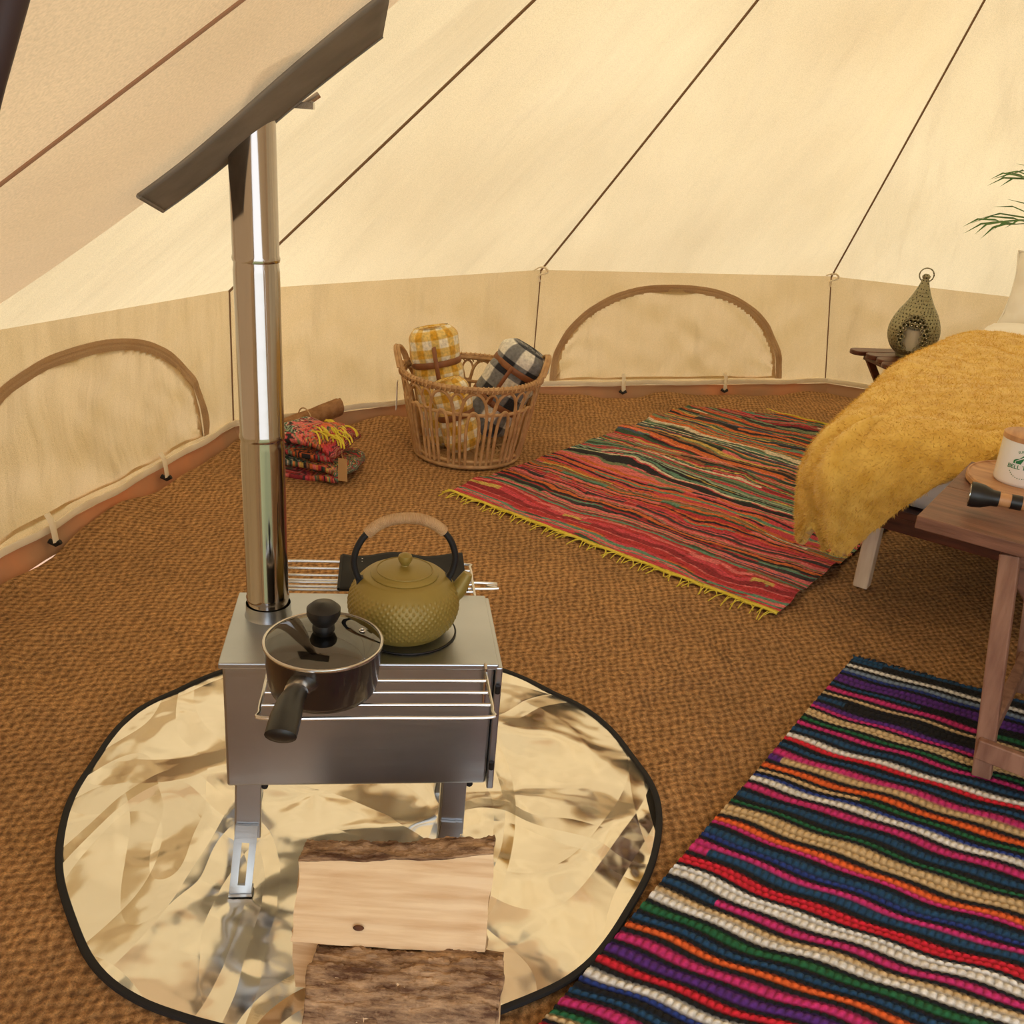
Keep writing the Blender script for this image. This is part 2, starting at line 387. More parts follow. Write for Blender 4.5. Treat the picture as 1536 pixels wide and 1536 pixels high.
def outn(A,B):
    n=V((0,0,1)).cross(B-A).normalized()
    if n.dot(A-V((1.3,2.3,0)))<0: n=-n
    return n
def whit(px,py,i):
    A,B=base[i],base[i+1]; nn=outn(A,B); d=ray(px,py); t=(A-CP).dot(nn)/d.dot(nn); p=CP+d*t
    e=(B-A); return (p-A).dot(e)/e.length, p.z
EXP=2.3
wins={}
u0,_=whit(824,560,3); u1,_=whit(1175,556,3); _,zt=whit(1010,428,3); wins[3]=(u0,u1,.078,zt)
u1,_=whit(310,640,1); ut,zt=whit(128,498,1); wins[1]=(2*ut-u1,u1,.078,min(zt,.475))
def inarch(wi,u,z,k):
    a,b,z0,z1=wins[wi]; x=(u-(a+b)/2)/((b-a)/2*k); y=(z-z0)/((z1-z0)*k)
    return y>.02 and abs(x)**EXP+max(0,y)**EXP<1
names=['wall_door_left','wall_left','wall_back_left','wall_back','wall_back_right','wall_right','wall_front_right','wall_door_right']
walls=[]
for i in range(len(base)-1):
    A,B,TA,TB=base[i],base[i+1],tops[i],tops[i+1]
    n=outn(A,B); Lw=(B-A).length
    def fn(u,v,A=A,B=B,TA=TA,TB=TB,n=n,i=i,Lw=Lw):
        p=lerp(lerp(A,B,u),lerp(TA,TB,u),v); Lu=u*Lw; zz=v*.55
        w=sin(pi*u); f=nz((Lu*3+zz*5,zz*3,i),1.2,i)*.7+nz((Lu*6-zz*8,zz*3,i+5),1.2,i)*.4
        return p+n*(.02*w*sin(pi*v)+.026*f*min(1,v*5)*min(1,(1-v)*4)*min(1,w*3))
    sk=(lambda u,v,i=i,Lw=Lw:inarch(i,u*Lw,v*.545,.92)) if i in wins else None
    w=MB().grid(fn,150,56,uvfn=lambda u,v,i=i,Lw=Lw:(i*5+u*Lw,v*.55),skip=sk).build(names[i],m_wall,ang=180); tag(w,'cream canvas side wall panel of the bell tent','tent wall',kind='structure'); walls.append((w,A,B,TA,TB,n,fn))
w=MB().grid(lambda u,v:V((-1.10,lerp(-.35,1.25,u),lerp(0,.53,v)))+V((-.01*sin(pi*u*3)*sin(pi*v),0,0)),30,8,uvfn=lambda u,v:(u*1.6,v*.5)).build('wall_entrance_left',m_wall); tag(w,'canvas wall left of the entrance','tent wall',kind='structure')
w=MB().add([V((2.75,.35,0)),V((2.4,-.35,0)),rr0,rr1],[(0,1,2,3)]).build('wall_entrance_right',m_wall); tag(w,'canvas wall right of the entrance','tent wall',kind='structure')
# floor
fl=MB(); poly=[V((-1.10,-.35,0))]+[b.copy() for b in base]+[V((2.4,-.35,0))]
cc=V((1.2,2.0,0))
ring=[]
for i in range(len(poly)):
    for k in range(24): ring.append(lerp(poly[i],poly[(i+1)%len(poly)],k/24))
vs=[];n=len(ring);NR=60
for j in range(NR+1):
    t=j/NR
    for p in ring:
        q=lerp(cc,p,.985*t); 
        z=-.002
        if t>.80: 
            k=(t-.80)/.20
            q=q+(cc-p).normalized()*.035*k*(.3+nz((p.x*3.2,p.y*3.2,0))); z+=.044*k*max(0,.12+nz((q.x*3.4,q.y*3.4,1),1.3))+.012*k*k
        vs.append(V((q.x,q.y,z)))
fs=[(j*n+k,j*n+(k+1)%n,(j+1)*n+(k+1)%n,(j+1)*n+k) for j in range(NR) for k in range(n)]
fl.add(vs,fs); floor=fl.build('floor',m_coir); tag(floor,'brown coir matting covering the tent floor','floor',kind='structure')
gs=MB(); gs.add([p+V((0,0,-.02)) for p in ring],[list(range(n))]); g=gs.build('floor_groundsheet',m_ground); tag(g,'groundsheet below the matting','groundsheet',kind='structure')
gs=MB(); gs.add([(-14,-14,-.04),(16,-14,-.04),(16,18,-.04),(-14,18,-.04)],[(0,1,2,3)]); g=gs.build('ground',m_grass); tag(g,'grass ground outside the tent','ground',kind='structure')
for i,(w,A,B,TA,TB,nn,fn) in enumerate(walls[:6]):
    t=MB()
    def f(u,v,A=A,B=B,nn=nn):
        p=lerp(A,B,u); return p+nn*(-.022*(1-v)-.006+.004*nz((p.x*9,p.y*9,v*2)))+V((0,0,lerp(-.005,.052,v)))
    t.grid(f,50,5); o=t.build('trim_%d'%(i+1),m_ground); tag(o,'turned-up groundsheet edge at the foot of the canvas wall','trim',kind='structure')
    t=MB(); pts=[lerp(A,B,k/24)-nn*(.014+.004*sin(k*1.3))+V((0,0,.066+.003*sin(k*.9))) for k in range(25)]
    t.tube(pts,.009,6,flat=(.5,1.3)); t.build('hem_tape',m_hem,w)
    t=MB(); t.tube([lerp(A,TA,k/8)-nn*.004 for k in range(1,9)],.0028,6); t.build('seam_tape',m_tape,w)
for k in (3,4):
    t=MB(); P=tops[k]+V((0,-.015,-.005)); t.tube(catmull([P+V((-.03,0,.01)),P+V((.01,-.01,.02)),P+V((.03,0,0)),P+V((-.005,-.005,-.015)),P+V((.0,0,-.04))],5),.0045,6); t.build('corner_tie',m_hem,walls[k-1][0])
def window(idx,wi,label):
    w,A,B,TA,TB,nn,fn=walls[wi]; u0,u1,z0,z1=wins[wi]; e=(B-A); L=e.length; uc=(u0+u1)/2; hw=(u1-u0)/2; hh=z1-z0
    def P(u,z,off):
        return fn(max(0,min(1,u/L)),max(0,min(1,z/.545)))-nn*off
    t=MB(); t.grid(lambda a,b:P(uc+hw*.955*(2*a-1),z0+hh*.955*b*(max(0,1-abs(2*a-1)**EXP))**(1/EXP),.002+.012*nz((a*6+b*2,b*3,wi),1.2)),90,30,uvfn=lambda a,b:(wi*3+a*2*hw,b*hh))
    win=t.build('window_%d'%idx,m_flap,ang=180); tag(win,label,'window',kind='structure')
    t=MB()
    wb=.032/hh; wx=.032/hw
    def bf(a,b):
        th=pi*(1-a); c,s_=cos(th),sin(th)
        ex=(abs(c)**(2/EXP))*(1 if c>0 else -1); ez=abs(s_)**(2/EXP)
        return P(uc+hw*(1-wx*(1-b))*ex,z0+hh*(1-wb*(1-b))*ez,.010+.0015*sin(a*70)-(.0025 if .4<b<.6 else 0))
    t.grid(bf,120,10,uvfn=lambda a,b:(a*2,b*.05))
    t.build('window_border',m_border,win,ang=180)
window(1,3,'half-moon window flap zipped shut in the back canvas wall')
window(2,1,'half-moon window flap zipped shut in the left canvas wall')
for wi,px,py in ((3,932,560),(3,1085,555),(1,232,690),(1,60,775)):
    u,z=whit(px,py,wi); w,A,B,TA,TB,nn,fn=walls[wi]; P=A+(B-A).normalized()*u-nn*.02
    t=MB(); t.tube(catmull([P+V((0,0,.11)),P+V((.003,0,.09))-nn*.008,P+V((0,0,.065))-nn*.016,P+V((0.006,0,.035))-nn*.012],4),.012,6,flat=(1.0,.35)); st=t.build('tie_strap',m_hem,w)
    t=MB(); t.tube([P+V((-.014,0,.036))-nn*.014,P+V((0,0,.028))-nn*.018,P+V((.016,0,.036))-nn*.014],.007,6); t.build('hook',m_dark,st)

# door frame pole
a=CP+ray(14,-10)*.44; b=CP+ray(-22,118)*.44; dd=(a-b).normalized()
t=MB(); t.tube([V((b.x-.40,b.y-.06,0)),b,a,a+dd*.02],.0085,12)
o=t.build('frame_pole',m_purple,origin=(b.x-.40,b.y-.06,0)); tag(o,'dark steel door frame pole slanting at the top left corner','tent pole')

# flue flashing
nrm=V((.78,0,-1)).normalized()
def ff(u,v):
    x=lerp(-.492,-.212,u)+.036*(1-v); y=lerp(1.145,1.305,v)+.006*sin(u*6+.5)
    return V((x,y,pzx(x)))+nrm*(.009+.002*sin(u*5+1)+.006*v)
t=MB(); t.grid(ff,40,10)
fx=thing('flue_flashing',(-.345,1.26,1.09),0,'dark grey silicone patch around the stove pipe on the sloping canvas','flashing')
t.build('patch',m_gray,fx,world=True,solid=.004,ang=180)
t=MB(); t.tube([ff(k/30,1)+nrm*.001 for k in range(31)],.0026,8); t.build('rolled_edge',m_gray,fx,world=True)
t=MB(); t.tube([ff(0,v/8)+nrm*.001 for v in range(9)],.0028,8); t.build('hemmed_end',m_gray,fx,world=True)
t=MB(); P=ff(.66,1)+V((.0,.012,-.008)); t.box(P,(.026,.010,.008)); t.tube([P,P+V((.018,.006,.014))],.004,8); t.build('clip',m_wire,fx,world=True)

# ------------------------------------------------------------ fire mat
MC=V((-.21,1.41,0)); MRd=.503
def crease(x,y,ang,off,w,seed):
    c,s_=cos(ang),sin(ang); d=(x*c+y*s_-off)+.05*nz((x*3,y*3,0),1,seed); return math.exp(-(d/w)**2)
CR=[(.5,.12,.03),(1.9,-.10,.028),(2.6,.22,.04),(-.3,-.25,.035),(1.2,.30,.03),(2.2,-.32,.035)]
def mz(x,y):
    h=.5+.5*nz((x*3.0,y*3.0,0),1,5)
    r=0
    for k,(a_,o_,w_) in enumerate(CR):
        r+=.009*crease(x,y,a_,o_,w_,k)*max(0,.35+nz((x*2,y*2,k),1.2,k))*1.5
    for (lx,ly) in ((-.15,-.27),(-.09,-.02),(.24,.02)):
        dx,dy=x-lx,y-ly; dd_=math.hypot(dx,dy); a=math.atan2(dy,dx)
        r+=.0055*math.exp(-dd_*4)*cos(5*a+lx*30)*min(1,dd_*8)
    return .008+.016*h+r
mt=thing('fire_mat',(MC.x,MC.y,0),0,'round reflective fireproof mat with black bound edge under the stove','mat')
def edge(t): return MRd*(1+.012*sin(3*t+1)+.008*sin(5*t)+.007*sin(9*t+2)+.003*sin(14*t))
def ez_(t): return .006+.004*max(0,sin(7*t+.5))+.003*max(0,sin(11*t))
t=MB()
def mf(u,v):
    a=2*pi*u; r=edge(a)*v; x=r*cos(a); y=r*sin(a); return V((x,y,max(.001,lerp(mz(x,y),ez_(a),max(0,v-.84)/.16) if v>.84 else mz(x,y))))
t.grid(mf,320,140); t.build('mat_surface',m_foil,mt,ang=180)
t=MB(); t.tube([V((edge(2*pi*k/200)*cos(2*pi*k/200),edge(2*pi*k/200)*sin(2*pi*k/200),ez_(2*pi*k/200))) for k in range(200)],.0062,8,closed=True,flat=(1,.8)); t.build('bound_edge',m_bind,mt)

# ------------------------------------------------------------ stove
SL,SD,Z0,Z1=.374,.205,.205,.405
st=thing('camp_stove',(-.376,1.15,0),rad(8.5),'stainless steel wood-burning camp stove standing on the round mat','stove')
t=MB(); t.box((SL/2,SD/2,(Z0+Z1)/2),(SL,SD,Z1-Z0)); t.build('firebox',m_steel,st,bevel=.004,smooth=False)
t=MB(); t.box((SL/2,SD/2,Z1+.002),(SL+.010,SD+.008,.009)); tp=t.build('top_plate',m_steel,st,bevel=.002,smooth=False)
t=MB(); t.lathe([(.07,Z1+.006),(.07,Z1+.0090),(.0,Z1+.0090)],48,(.252,.092,0)); t.build('hot_plate',m_steel,tp)
t=MB(); t.tube(circ((.252,.092,Z1+.0082),.0715,48),.0013,6,closed=True); t.build('plate_ring',m_dark,tp)
t=MB(); t.box((SL+.006,SD/2,(Z0+Z1)/2-.002),(.010,SD+.010,Z1-Z0+.008)); t.box((SL+.0125,SD/2,(Z0+Z1)/2),(.004,SD*.8,(Z1-Z0)*.8)); dr=t.build('door_panel',m_steel,st,bevel=.002,smooth=False)
for zz in (.245,.375):
    t=MB(); t.tube([V((SL+.005,-.010,zz-.006)),V((SL+.005,-.010,zz+.006))],.004,10); t.build('hinge',m_dark,dr)
t=MB(); t.tube([V((SL+.014,SD*.8,.31)),V((SL+.034,SD*.8,.31))],.006,10); t.build('knob',m_wire,dr)
for (lx,ly) in ((.03,.012),(SL-.045,.012),(.019,SD-.012),(SL-.028,SD-.012)):
    sg=-1 if ly<.1 else 1
    t=MB(); t.bar((lx,ly,Z0+.005),(lx-.002,ly+sg*.012,.115),.036,.010,up=(0,1,0)); t.bar((lx-.018,ly+.008,Z0+.005),(lx-.020,ly+sg*.012+.008,.115),.004,.02,up=(0,1,0))
    lg=t.build('leg',m_steel,st,bevel=.0015,smooth=False)
    t=MB(); a=V((lx-.002,ly+sg*.013,.14)); b=V((lx-.014,ly+sg*.022,.020))
    for dx in (-.0105,.0105): t.bar(a+V((dx,-.004,0)),b+V((dx,-.004,0)),.010,.005,up=(0,1,0))
    t.bar(a+V((0,-.004,0)),lerp(a,b,.24)+V((0,-.004,0)),.03,.005,up=(0,1,0)); t.bar(lerp(a,b,.86)+V((0,-.004,0)),b+V((0,-.004,0)),.03,.005,up=(0,1,0))
    t.bar(a+V((-.0155,.004,0)),b+V((-.0155,.004,0)),.003,.016,up=(0,1,0)); t.box(b+V((0,.003,0)),(.034,.022,.005))
    t.build('leg_extension',m_steel,lg,smooth=False)
    t=MB(); t.tube([V((lx+.022,ly-.004,.198)),V((lx+.022,ly+.006,.198))],.005,8); t.build('bolt',m_dark,lg)
def rack(y0,y1,x0,x1,nw,z,loops=False):
    t=MB(); r=.0026
    s_=1 if y1>y0 else -1
    t.tube(catmull([V((x1,y0,z-.001)),V((x1,lerp(y0,y1,.5),z)),V((x1,y1-s_*.015,z)),V((x1-.012,y1,z)),V((lerp(x0,x1,.5),y1,z)),V((x0+.012,y1,z)),V((x0,y1-s_*.015,z)),V((x0,lerp(y0,y1,.5),z)),V((x0,y0,z-.001))],6),r,8)
    for k in range(1,nw+1):
        y=lerp(y0,y1,k/(nw+1)); t.tube([V((x0,y,z)),V((x1,y,z))],r*.85,8)
    if loops:
        t.tube(catmull([V((x0-.02,lerp(y0,y1,.35),z-.004)),V((x1+.012,lerp(y0,y1,.35),z-.004)),V((x1+.024,lerp(y0,y1,.43),z-.004)),V((x1+.012,lerp(y0,y1,.52),z-.004)),V((x0-.02,lerp(y0,y1,.52),z-.004))],6),r,8)
    return t
rack(-.004,-.122,.062,SL-.014,3,Z1-.001).build('wire_shelf',m_wire,st)
rack(SD+.004,SD+.135,.045,SL-.01,4,Z1-.001,True).build('wire_shelf',m_wire,st)
t=MB(); t.tube([V((SL-.014,-.002,Z1+.006)),V((SL-.014,-.010,Z1+.004)),V((SL-.014,-.012,Z1-.05))],.0026,8); t.build('shelf_bracket',m_wire,st)
PX,PY=.047,.139
def shx(mb,k=-.014):
    for p in mb.v: p.x+=k*(p.z-Z1)
    return mb
zs=[Z1+.004,.438,.687,.928,1.30]
t=MB(); t.lathe([(.035,Z1+.006),(.033,Z1+.010),(.0325,Z1+.026)],40,(PX,PY,0)); t.build('flue_collar',m_steel,st)
for k in range(4):
    r=.0304-.0002*k; a,b=zs[k],zs[k+1]
    t=MB(); t.lathe([(r+.0004,a),(r+.0012,a+.004),(r,a+.008),(r,b-.012),(r-.0008,b-.006),(r-.0012,b+.002)],64,(PX,PY,0)); shx(t).build('flue_pipe',m_pipe,st,ang=60)

# ------------------------------------------------------------ kettle
kz=Z1+.0098
kt=thing('kettle',(-.147,1.277,kz),rad(14),'olive green hobnail cast iron kettle with arched wrapped handle on the stove','kettle')
prof=[(0,0),(.040,0),(.044,.004)]
N1=60
for k in range(N1+1):
    u=k/N1; z=.005+.084*u; 
    r=.080*math.sqrt(max(0,1-((z-.045)/.063)**2)) ; prof.append((max(r,.045),z))
prof+=[(.044,.0905),(.041,.0905)]
def hob(r,z,t,i):
    if .016<z<.076:
        ph=(z-.016)/.0050; row=int(ph)
        return .0018*(max(0,sin(pi*(ph%1)))**1.5)*(max(0,cos(52*t+(pi if row%2 else 0)))**1.5)
    return 0
t=MB(); t.lathe(prof,416,fn=hob); t.build('body',m_kettle,kt,ang=80)
t=MB(); t.lathe([(.048,.088),(.049,.0915),(.047,.094),(.037,.0985),(.02,.102),(.006,.1035),(.005,.106)],60)
t.tube(circ((0,0,.0975),.040,48),.0011,6,closed=True)
ld=t.build('lid',m_kettle,kt)
t=MB(); t.lathe([(.0,.105),(.006,.105),(.0085,.109),(.0105,.114),(.0095,.119),(.005,.122),(0,.123)],24); t.build('knob',m_kettle,ld)
hp=[(-.062,0,.078),(-.070,0,.095),(-.072,0,.12),(-.060,0,.148),(-.034,0,.170),(0,0,.177),(.034,0,.170),(.060,0,.148),(.072,0,.12),(.070,0,.095),(.062,0,.078)]
hh=catmull(hp,8); t=MB(); t.tube(hh,.0048,12,flat=(1.2,1)); 
for sx in(-1,1): t.tube([V((sx*.060,-.006,.078)),V((sx*.060,.006,.078))],.009,12)
hd=t.build('handle',m_kiron,kt)
t=MB(); seg=[p for p in hh if p.z>.154]
pts=[];rs=[]
for i in range(len(seg)-1):
    for k in range(8): pts.append(lerp(seg[i],seg[i+1],k/8)); rs.append(.0074+(.0009 if k%4<2 else 0))
t.tube(pts,rs,12,flat=(1.15,1)); t.build('handle_wrap',m_rattan,hd)
t=MB(); t.tube(catmull([(.060,0,.050),(.078,0,.060),(.087,0,.076),(.093,0,.088)],6),[.016-.0005*k for k in range(19)],16); t.build('spout',m_kettle,kt)

# ------------------------------------------------------------ saucepan
pz=Z1+.0068
pn=thing('saucepan',(-.229,1.108,pz),0,'black saucepan with glass lid and black knob on the front of the stove','saucepan')
t=MB(); t.lathe([(0,0),(.062,0),(.068,.004),(.071,.012),(.0755,.064),(.0765,.068),(.0745,.068),(.069,.012),(.06,.005),(0,.005)],64); t.build('body',m_pan,pn)
t=MB(); t.lathe([(.0735,.0715),(.068,.075),(.055,.081),(.035,.086),(.015,.0885),(0,.089)],64); ld=t.build('lid',m_glass,pn)
t=MB(); t.tube(circ((0,0,.0705),.0752,64),.0022,8,closed=True,flat=(1,1.2)); t.build('lid_rim',m_wire,ld)
t=MB(); t.lathe([(.0,.086),(.013,.086),(.0145,.09),(.0135,.096),(.018,.102),(.0215,.110),(.0215,.118),(.015,.124),(0,.126)],32); t.build('knob',m_black,ld)
t=MB(); t.tube(circ((.048,.012,.0835),.0035,16),.001,6,closed=True); t.build('steam_vent',m_wire,ld)
t=MB(); t.tube([V((-.010,-.072,.050)),V((-.011,-.084,.053)),V((-.012,-.100,.057))],[.0165,.015,.013],14,flat=(1.15,.75)); t.build('handle_collar',m_wire,pn)
t=MB(); t.tube(catmull([(-.011,-.092,.054),(-.012,-.125,.059),(-.010,-.16,.060),(-.008,-.188,.058),(-.0078,-.196,.056)],5),[.0115+.0045*min(1,k/10) if k<18 else .013-.003*(k-18) for k in range(21)],16,flat=(1.15,.75)); t.build('handle',m_black,pn)

# pot holder on the rear wire shelf
ph=thing('pot_holder',(-.36,1.36,Z1+.004),rad(8.5),'black cloth pot holder with small white dots on the rear wire shelf','pot holder')
t=MB(); t.grid(lambda u,v:V((lerp(.10,.305,u),lerp(.012,.145,v),.004+.004*sin(u*11)*sin(v*5)+.003*u)),30,16); t.build('cloth',m_dots,ph,solid=.004)
t=MB(); t.tube([V((.10,.015,.004)),V((.10,.14,.004))],.003,6); t.build('hem',m_bind,ph)

# ------------------------------------------------------------ logs
def make_log(name,x0,x1,sec,bark,label,mz_=m_splitwood,yaw=0,knot=None,seed=0,lx=(0,0)):
    cy=sum(p[0] for p in sec)/len(sec); o=V(((x0+x1)/2,cy,0))
    th=thing(name,o,yaw,label,'log','split firewood logs stacked before the stove')
    nx=80; SB=9; t=MB(); dn=[]
    for i in range(len(sec)):
        a=V((0,)+sec[i]); b=V((0,)+sec[(i+1)%len(sec)])
        for k in range(SB): dn.append(lerp(a,b,k/SB))
    m=len(dn); vs=[];fs=[]; zb=min(p[1] for p in sec); zt=max(p[1] for p in sec)
    for i in range(nx+1):
        for j,p in enumerate(dn):
            hz_=(p.z-zb)/(zt-zb); x=lerp(x0+lx[0]*hz_,x1+lx[1]*hz_,i/nx)
            q=V((x,p.y,p.z)); d=V((0,nz(q,22,seed),nz(q,22,seed+3)))*.003+V((0,nz((x,0,0),6,seed),nz((x,0,0),6,seed+1)))*.008
            if i in(0,nx): q.x+=.007*nz(q*30,1,seed)
            q+=d
            if p.z<=zb+.001: q.z=max(q.z,zb)
            q.z-= .026*(1-i/nx)*hz_ if seed==3 and j/SB>=1 else 0
            vs.append(q-o)
    for i in range(nx):
        for j in range(m): fs.append((i*m+j,i*m+(j+1)%m,(i+1)*m+(j+1)%m,(i+1)*m+j))
    fs.append(list(range(m))[::-1]); fs.append([nx*m+j for j in range(m)])
    t.add(vs,fs); body=t.build('wood',mz_,th,ang=35)
    if bark:
        b0,b1=bark; t=MB(); J=list(range(b0*SB,b1*SB+1)); bv=[];bf=[]
        cen=V((0,cy,sum(p[1] for p in sec)/len(sec)))
        for i in range(nx+1):
            for jj,j in enumerate(J):
                q=vs[i*m+j%m]; d=(q+o-V((q.x+o.x,cen.y,cen.z))).normalized(); e=min(1,min(jj,len(J)-1-jj)/2.0)
                sq=V((q.x*.35,q.y*1.6,q.z*1.6))
                bv.append(q+d*(.0012+e*(.002+.005*nz(sq,60,seed)+.0045*nz(sq,150,seed+2)+.0025*nz(q,300,seed))))
        w=len(J)
        for i in range(nx):
            for j in range(w-1): bf.append((i*w+j,i*w+j+1,(i+1)*w+j+1,(i+1)*w+j))
        t.add(bv,bf); t.build('bark',m_bark,th,ang=60,solid=.003)
    if knot:
        k=V(knot)-o; t=MB(); t.tube([k,k+V((0,-.0022,.001))],[.0048,.0038],14,flat=(1.5,.8)); t.build('knot',m_knot,body)
    return th
ZB=.024
make_log('firewood_log',-.205,.036,[(.968,ZB),(.968,.114),(.945,.127),(.915,.124),(.885,.105),(.868,.068),(.87,.040),(.885,ZB)],(1,7),'bark covered log lying at the front bottom of the stack',seed=1)
make_log('firewood_log',-.240,-.0,[(1.085,ZB),(1.085,.10),(1.05,.120),(.978,.117),(.974,.06),(.976,ZB)],(0,2),'pale split log at the bottom behind the bark covered one',seed=2)
make_log('firewood_log',-.240,.008,[(.955,.130),(1.05,.132),(1.070,.15),(1.070,.19),(1.062,.216),(1.044,.228),(1.018,.231)],(1,6),'pale split log with knot and bark back on top of the stack',knot=(-.155,.965,.150),seed=3,yaw=rad(2),lx=(-.002,.004))

# ------------------------------------------------------------ patterned rugs
TE=s(26,70,108);BK=s(16,15,20);WH=s(236,233,228);PU=s(88,38,130);MG=s(206,46,120);BE=s(212,182,136);GR=s(30,100,62);RD=s(218,32,54);OR=s(238,104,44);NV=s(34,56,130);GB=s(126,146,172)
base_seq=[TE,TE,BK,WH,BK,GB,NV,BK,PU,PU,BK,TE,BK,MG,BK,BE,BK,TE,BK,PU,MG,BK,BE,BE,BK,GR,BK,MG,BK,TE,BK,WH,RD,BK,TE,BK,MG,PU,BK,OR,BK,BE,BK,NV,WH,BK,MG,BK,TE,BK,GR,BK,BE,BE,BK,OR,MG,BK,TE,NV,BK,MG,MG,BK,RD,RD,BK,WH,WH,BK,TE,BK,BE,WH,BK,GR,BK,TE,BK,OR,BK,MG,BK,PU,BK,RD,BK,WH,NV,BK,TE,BK,MG,BK,GR,BE,BK,RD,BK,PU,TE,BK,WH,BE,BK,MG,BK,NV,BK,RD,TE,BK,GR,BK,WH,BK,MG,BK,OR,BK]
rr_=random.Random(11); wd_=[(.55+.5*rr_.random()) if c is BK else (.7+1.0*rr_.random()) for c in base_seq]
cw=np.cumsum([0]+wd_); cw=cw/cw[-1]; NC=len(base_seq)
TL=V((.83,2.04,0)); LD=V((-.563,-.826,0)); TR=TL+V((.91,-.41,0))*.82; BL=TL+LD*1.62; BR=TR+LD*1.6
rag=thing('rag_rug',TL,0,'bright multicoloured striped rag rug with black bands in the right foreground','rug')
nu,nv=430,NC*5
vl=np.concatenate([np.linspace(cw[k],cw[k+1],6)[:-1] for k in range(NC)]+[np.array([1.0])])
U_,V_=np.meshgrid(np.linspace(0,1,nu+1),vl)
IDX=np.minimum(np.arange(nv+1)//5,NC-1); PHX=(np.arange(nv+1)%5)/5
ci=np.repeat(IDX[:,None],nu+1,1); ph_=np.repeat(PHX[:,None],nu+1,1)
wave=(.6*np.sin(U_*4+V_*3)+.3*np.sin(U_*9+V_*9)+.2*np.sin(U_*23-V_*5)+.2*np.sin(U_*37+V_*60))/NC
a=np.array(TL-TL);b=np.array(TR-TL);c=np.array(BL-TL);d=np.array(BR-TL)
vv=V_+wave*(1-abs(2*V_-1)**8)
P=(1-U_)[...,None]*((1-vv)[...,None]*a+vv[...,None]*c)+U_[...,None]*((1-vv)[...,None]*b+vv[...,None]*d)
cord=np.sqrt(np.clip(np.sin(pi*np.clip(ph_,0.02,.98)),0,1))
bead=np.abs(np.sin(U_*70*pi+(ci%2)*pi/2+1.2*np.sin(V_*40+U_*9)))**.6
P[...,2]=.010+.007*cord*(.4+.6*bead)+.005*np.sin(U_*4+V_*9)**2
pal_=np.array(base_seq); colr=pal_[ci]
alt=(np.sin(ci*12.9)*43758.5)%1
isb=np.array([c is BK for c in base_seq])[ci]
sw=(alt>.60)&(U_>((alt*7.7)%1))&(~isb)
colr=np.where(sw[...,None],pal_[(ci*7+3)%NC],colr)
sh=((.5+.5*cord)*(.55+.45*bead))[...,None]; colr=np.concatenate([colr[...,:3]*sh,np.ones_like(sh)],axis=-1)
t=MB(); t.v=[V(p) for p in P.reshape(-1,3)]; W=nu+1
t.f=[(j*W+i,(j+1)*W+i,(j+1)*W+i+1,j*W+i+1) for j in range(nv) for i in range(nu)]
t.c=colr.reshape(-1,4).tolist()
t.build('woven_cords',m_rag,rag,ang=180)
t=MB()
for k in range(90):
    u=k/89; p=lerp(TL,TR,u)-TL; t.tube([p+V((0,0,.010)),p-LD*random.uniform(.008,.015)+V((random.uniform(-.006,.006),0,.010)),p-LD*random.uniform(.016,.026)+V((random.uniform(-.010,.010),0,.005))],.0026,5)
t.build('fringe',mat('dark_teal_yarn',s(24,44,66),rough=.9),rag)

# centre chindi rug
A_=V((-.208,2.92,0)); AB=V((.9,-.68,0)); AC=V((1.08,1.47,0))
ch=thing('woven_rug',A_,0,'red and multicoloured woven rug with yellow fringe in the middle of the tent floor','rug')
r1,r2,r3,r4=s(178,52,56),s(200,70,82),s(216,112,112),s(144,42,50)
g1,g2,g3=s(118,130,98),s(100,140,120),s(152,170,148)
k1,k2,k3=s(36,34,40),s(60,52,56),s(86,66,56)
o1,o2,y1,br=s(206,106,54),s(222,134,72),s(200,170,90),s(146,96,64); cr=s(216,202,178); bl=s(70,84,104); dg=s(58,82,64)
secs=[(.0,.10,[r1,r2,r2,r4,g2,k1,r1,dg,r3]),(.10,.26,[r1,r2,r3,r2,k2,g1,r4,br,r3,o1,k1,dg]),(.26,.36,[r2,r3,g3,k1,br,y1,g2,g1,o1]),(.36,.48,[g1,g2,g3,k1,k2,g1,cr,r2,dg,g2]),(.48,.60,[o1,r1,br,dg,k1,y1,r3,g1,k2,o2]),(.60,.72,[r1,o2,k1,k2,bl,r4,g2,cr,g1,o1,dg]),(.72,.86,[o1,r1,k1,y1,g1,r2,k3,k1,bl,o2,dg]),(.86,1.06,[k1,r1,o1,g1,r4,k2,r2,dg,g2,o1])]
bands=[];x=0
while x<1.05:
    w=random.uniform(.0018,.0085); pl_=[q for q in secs if q[0]<=x<q[1]][0][2]; bands.append((x,random.choice(pl_))); x+=w
bx=np.array([b[0] for b in bands]); bc=np.array([b[1] for b in bands])
nu,nv=170,700
t=MB(); vs=[];cs=[]
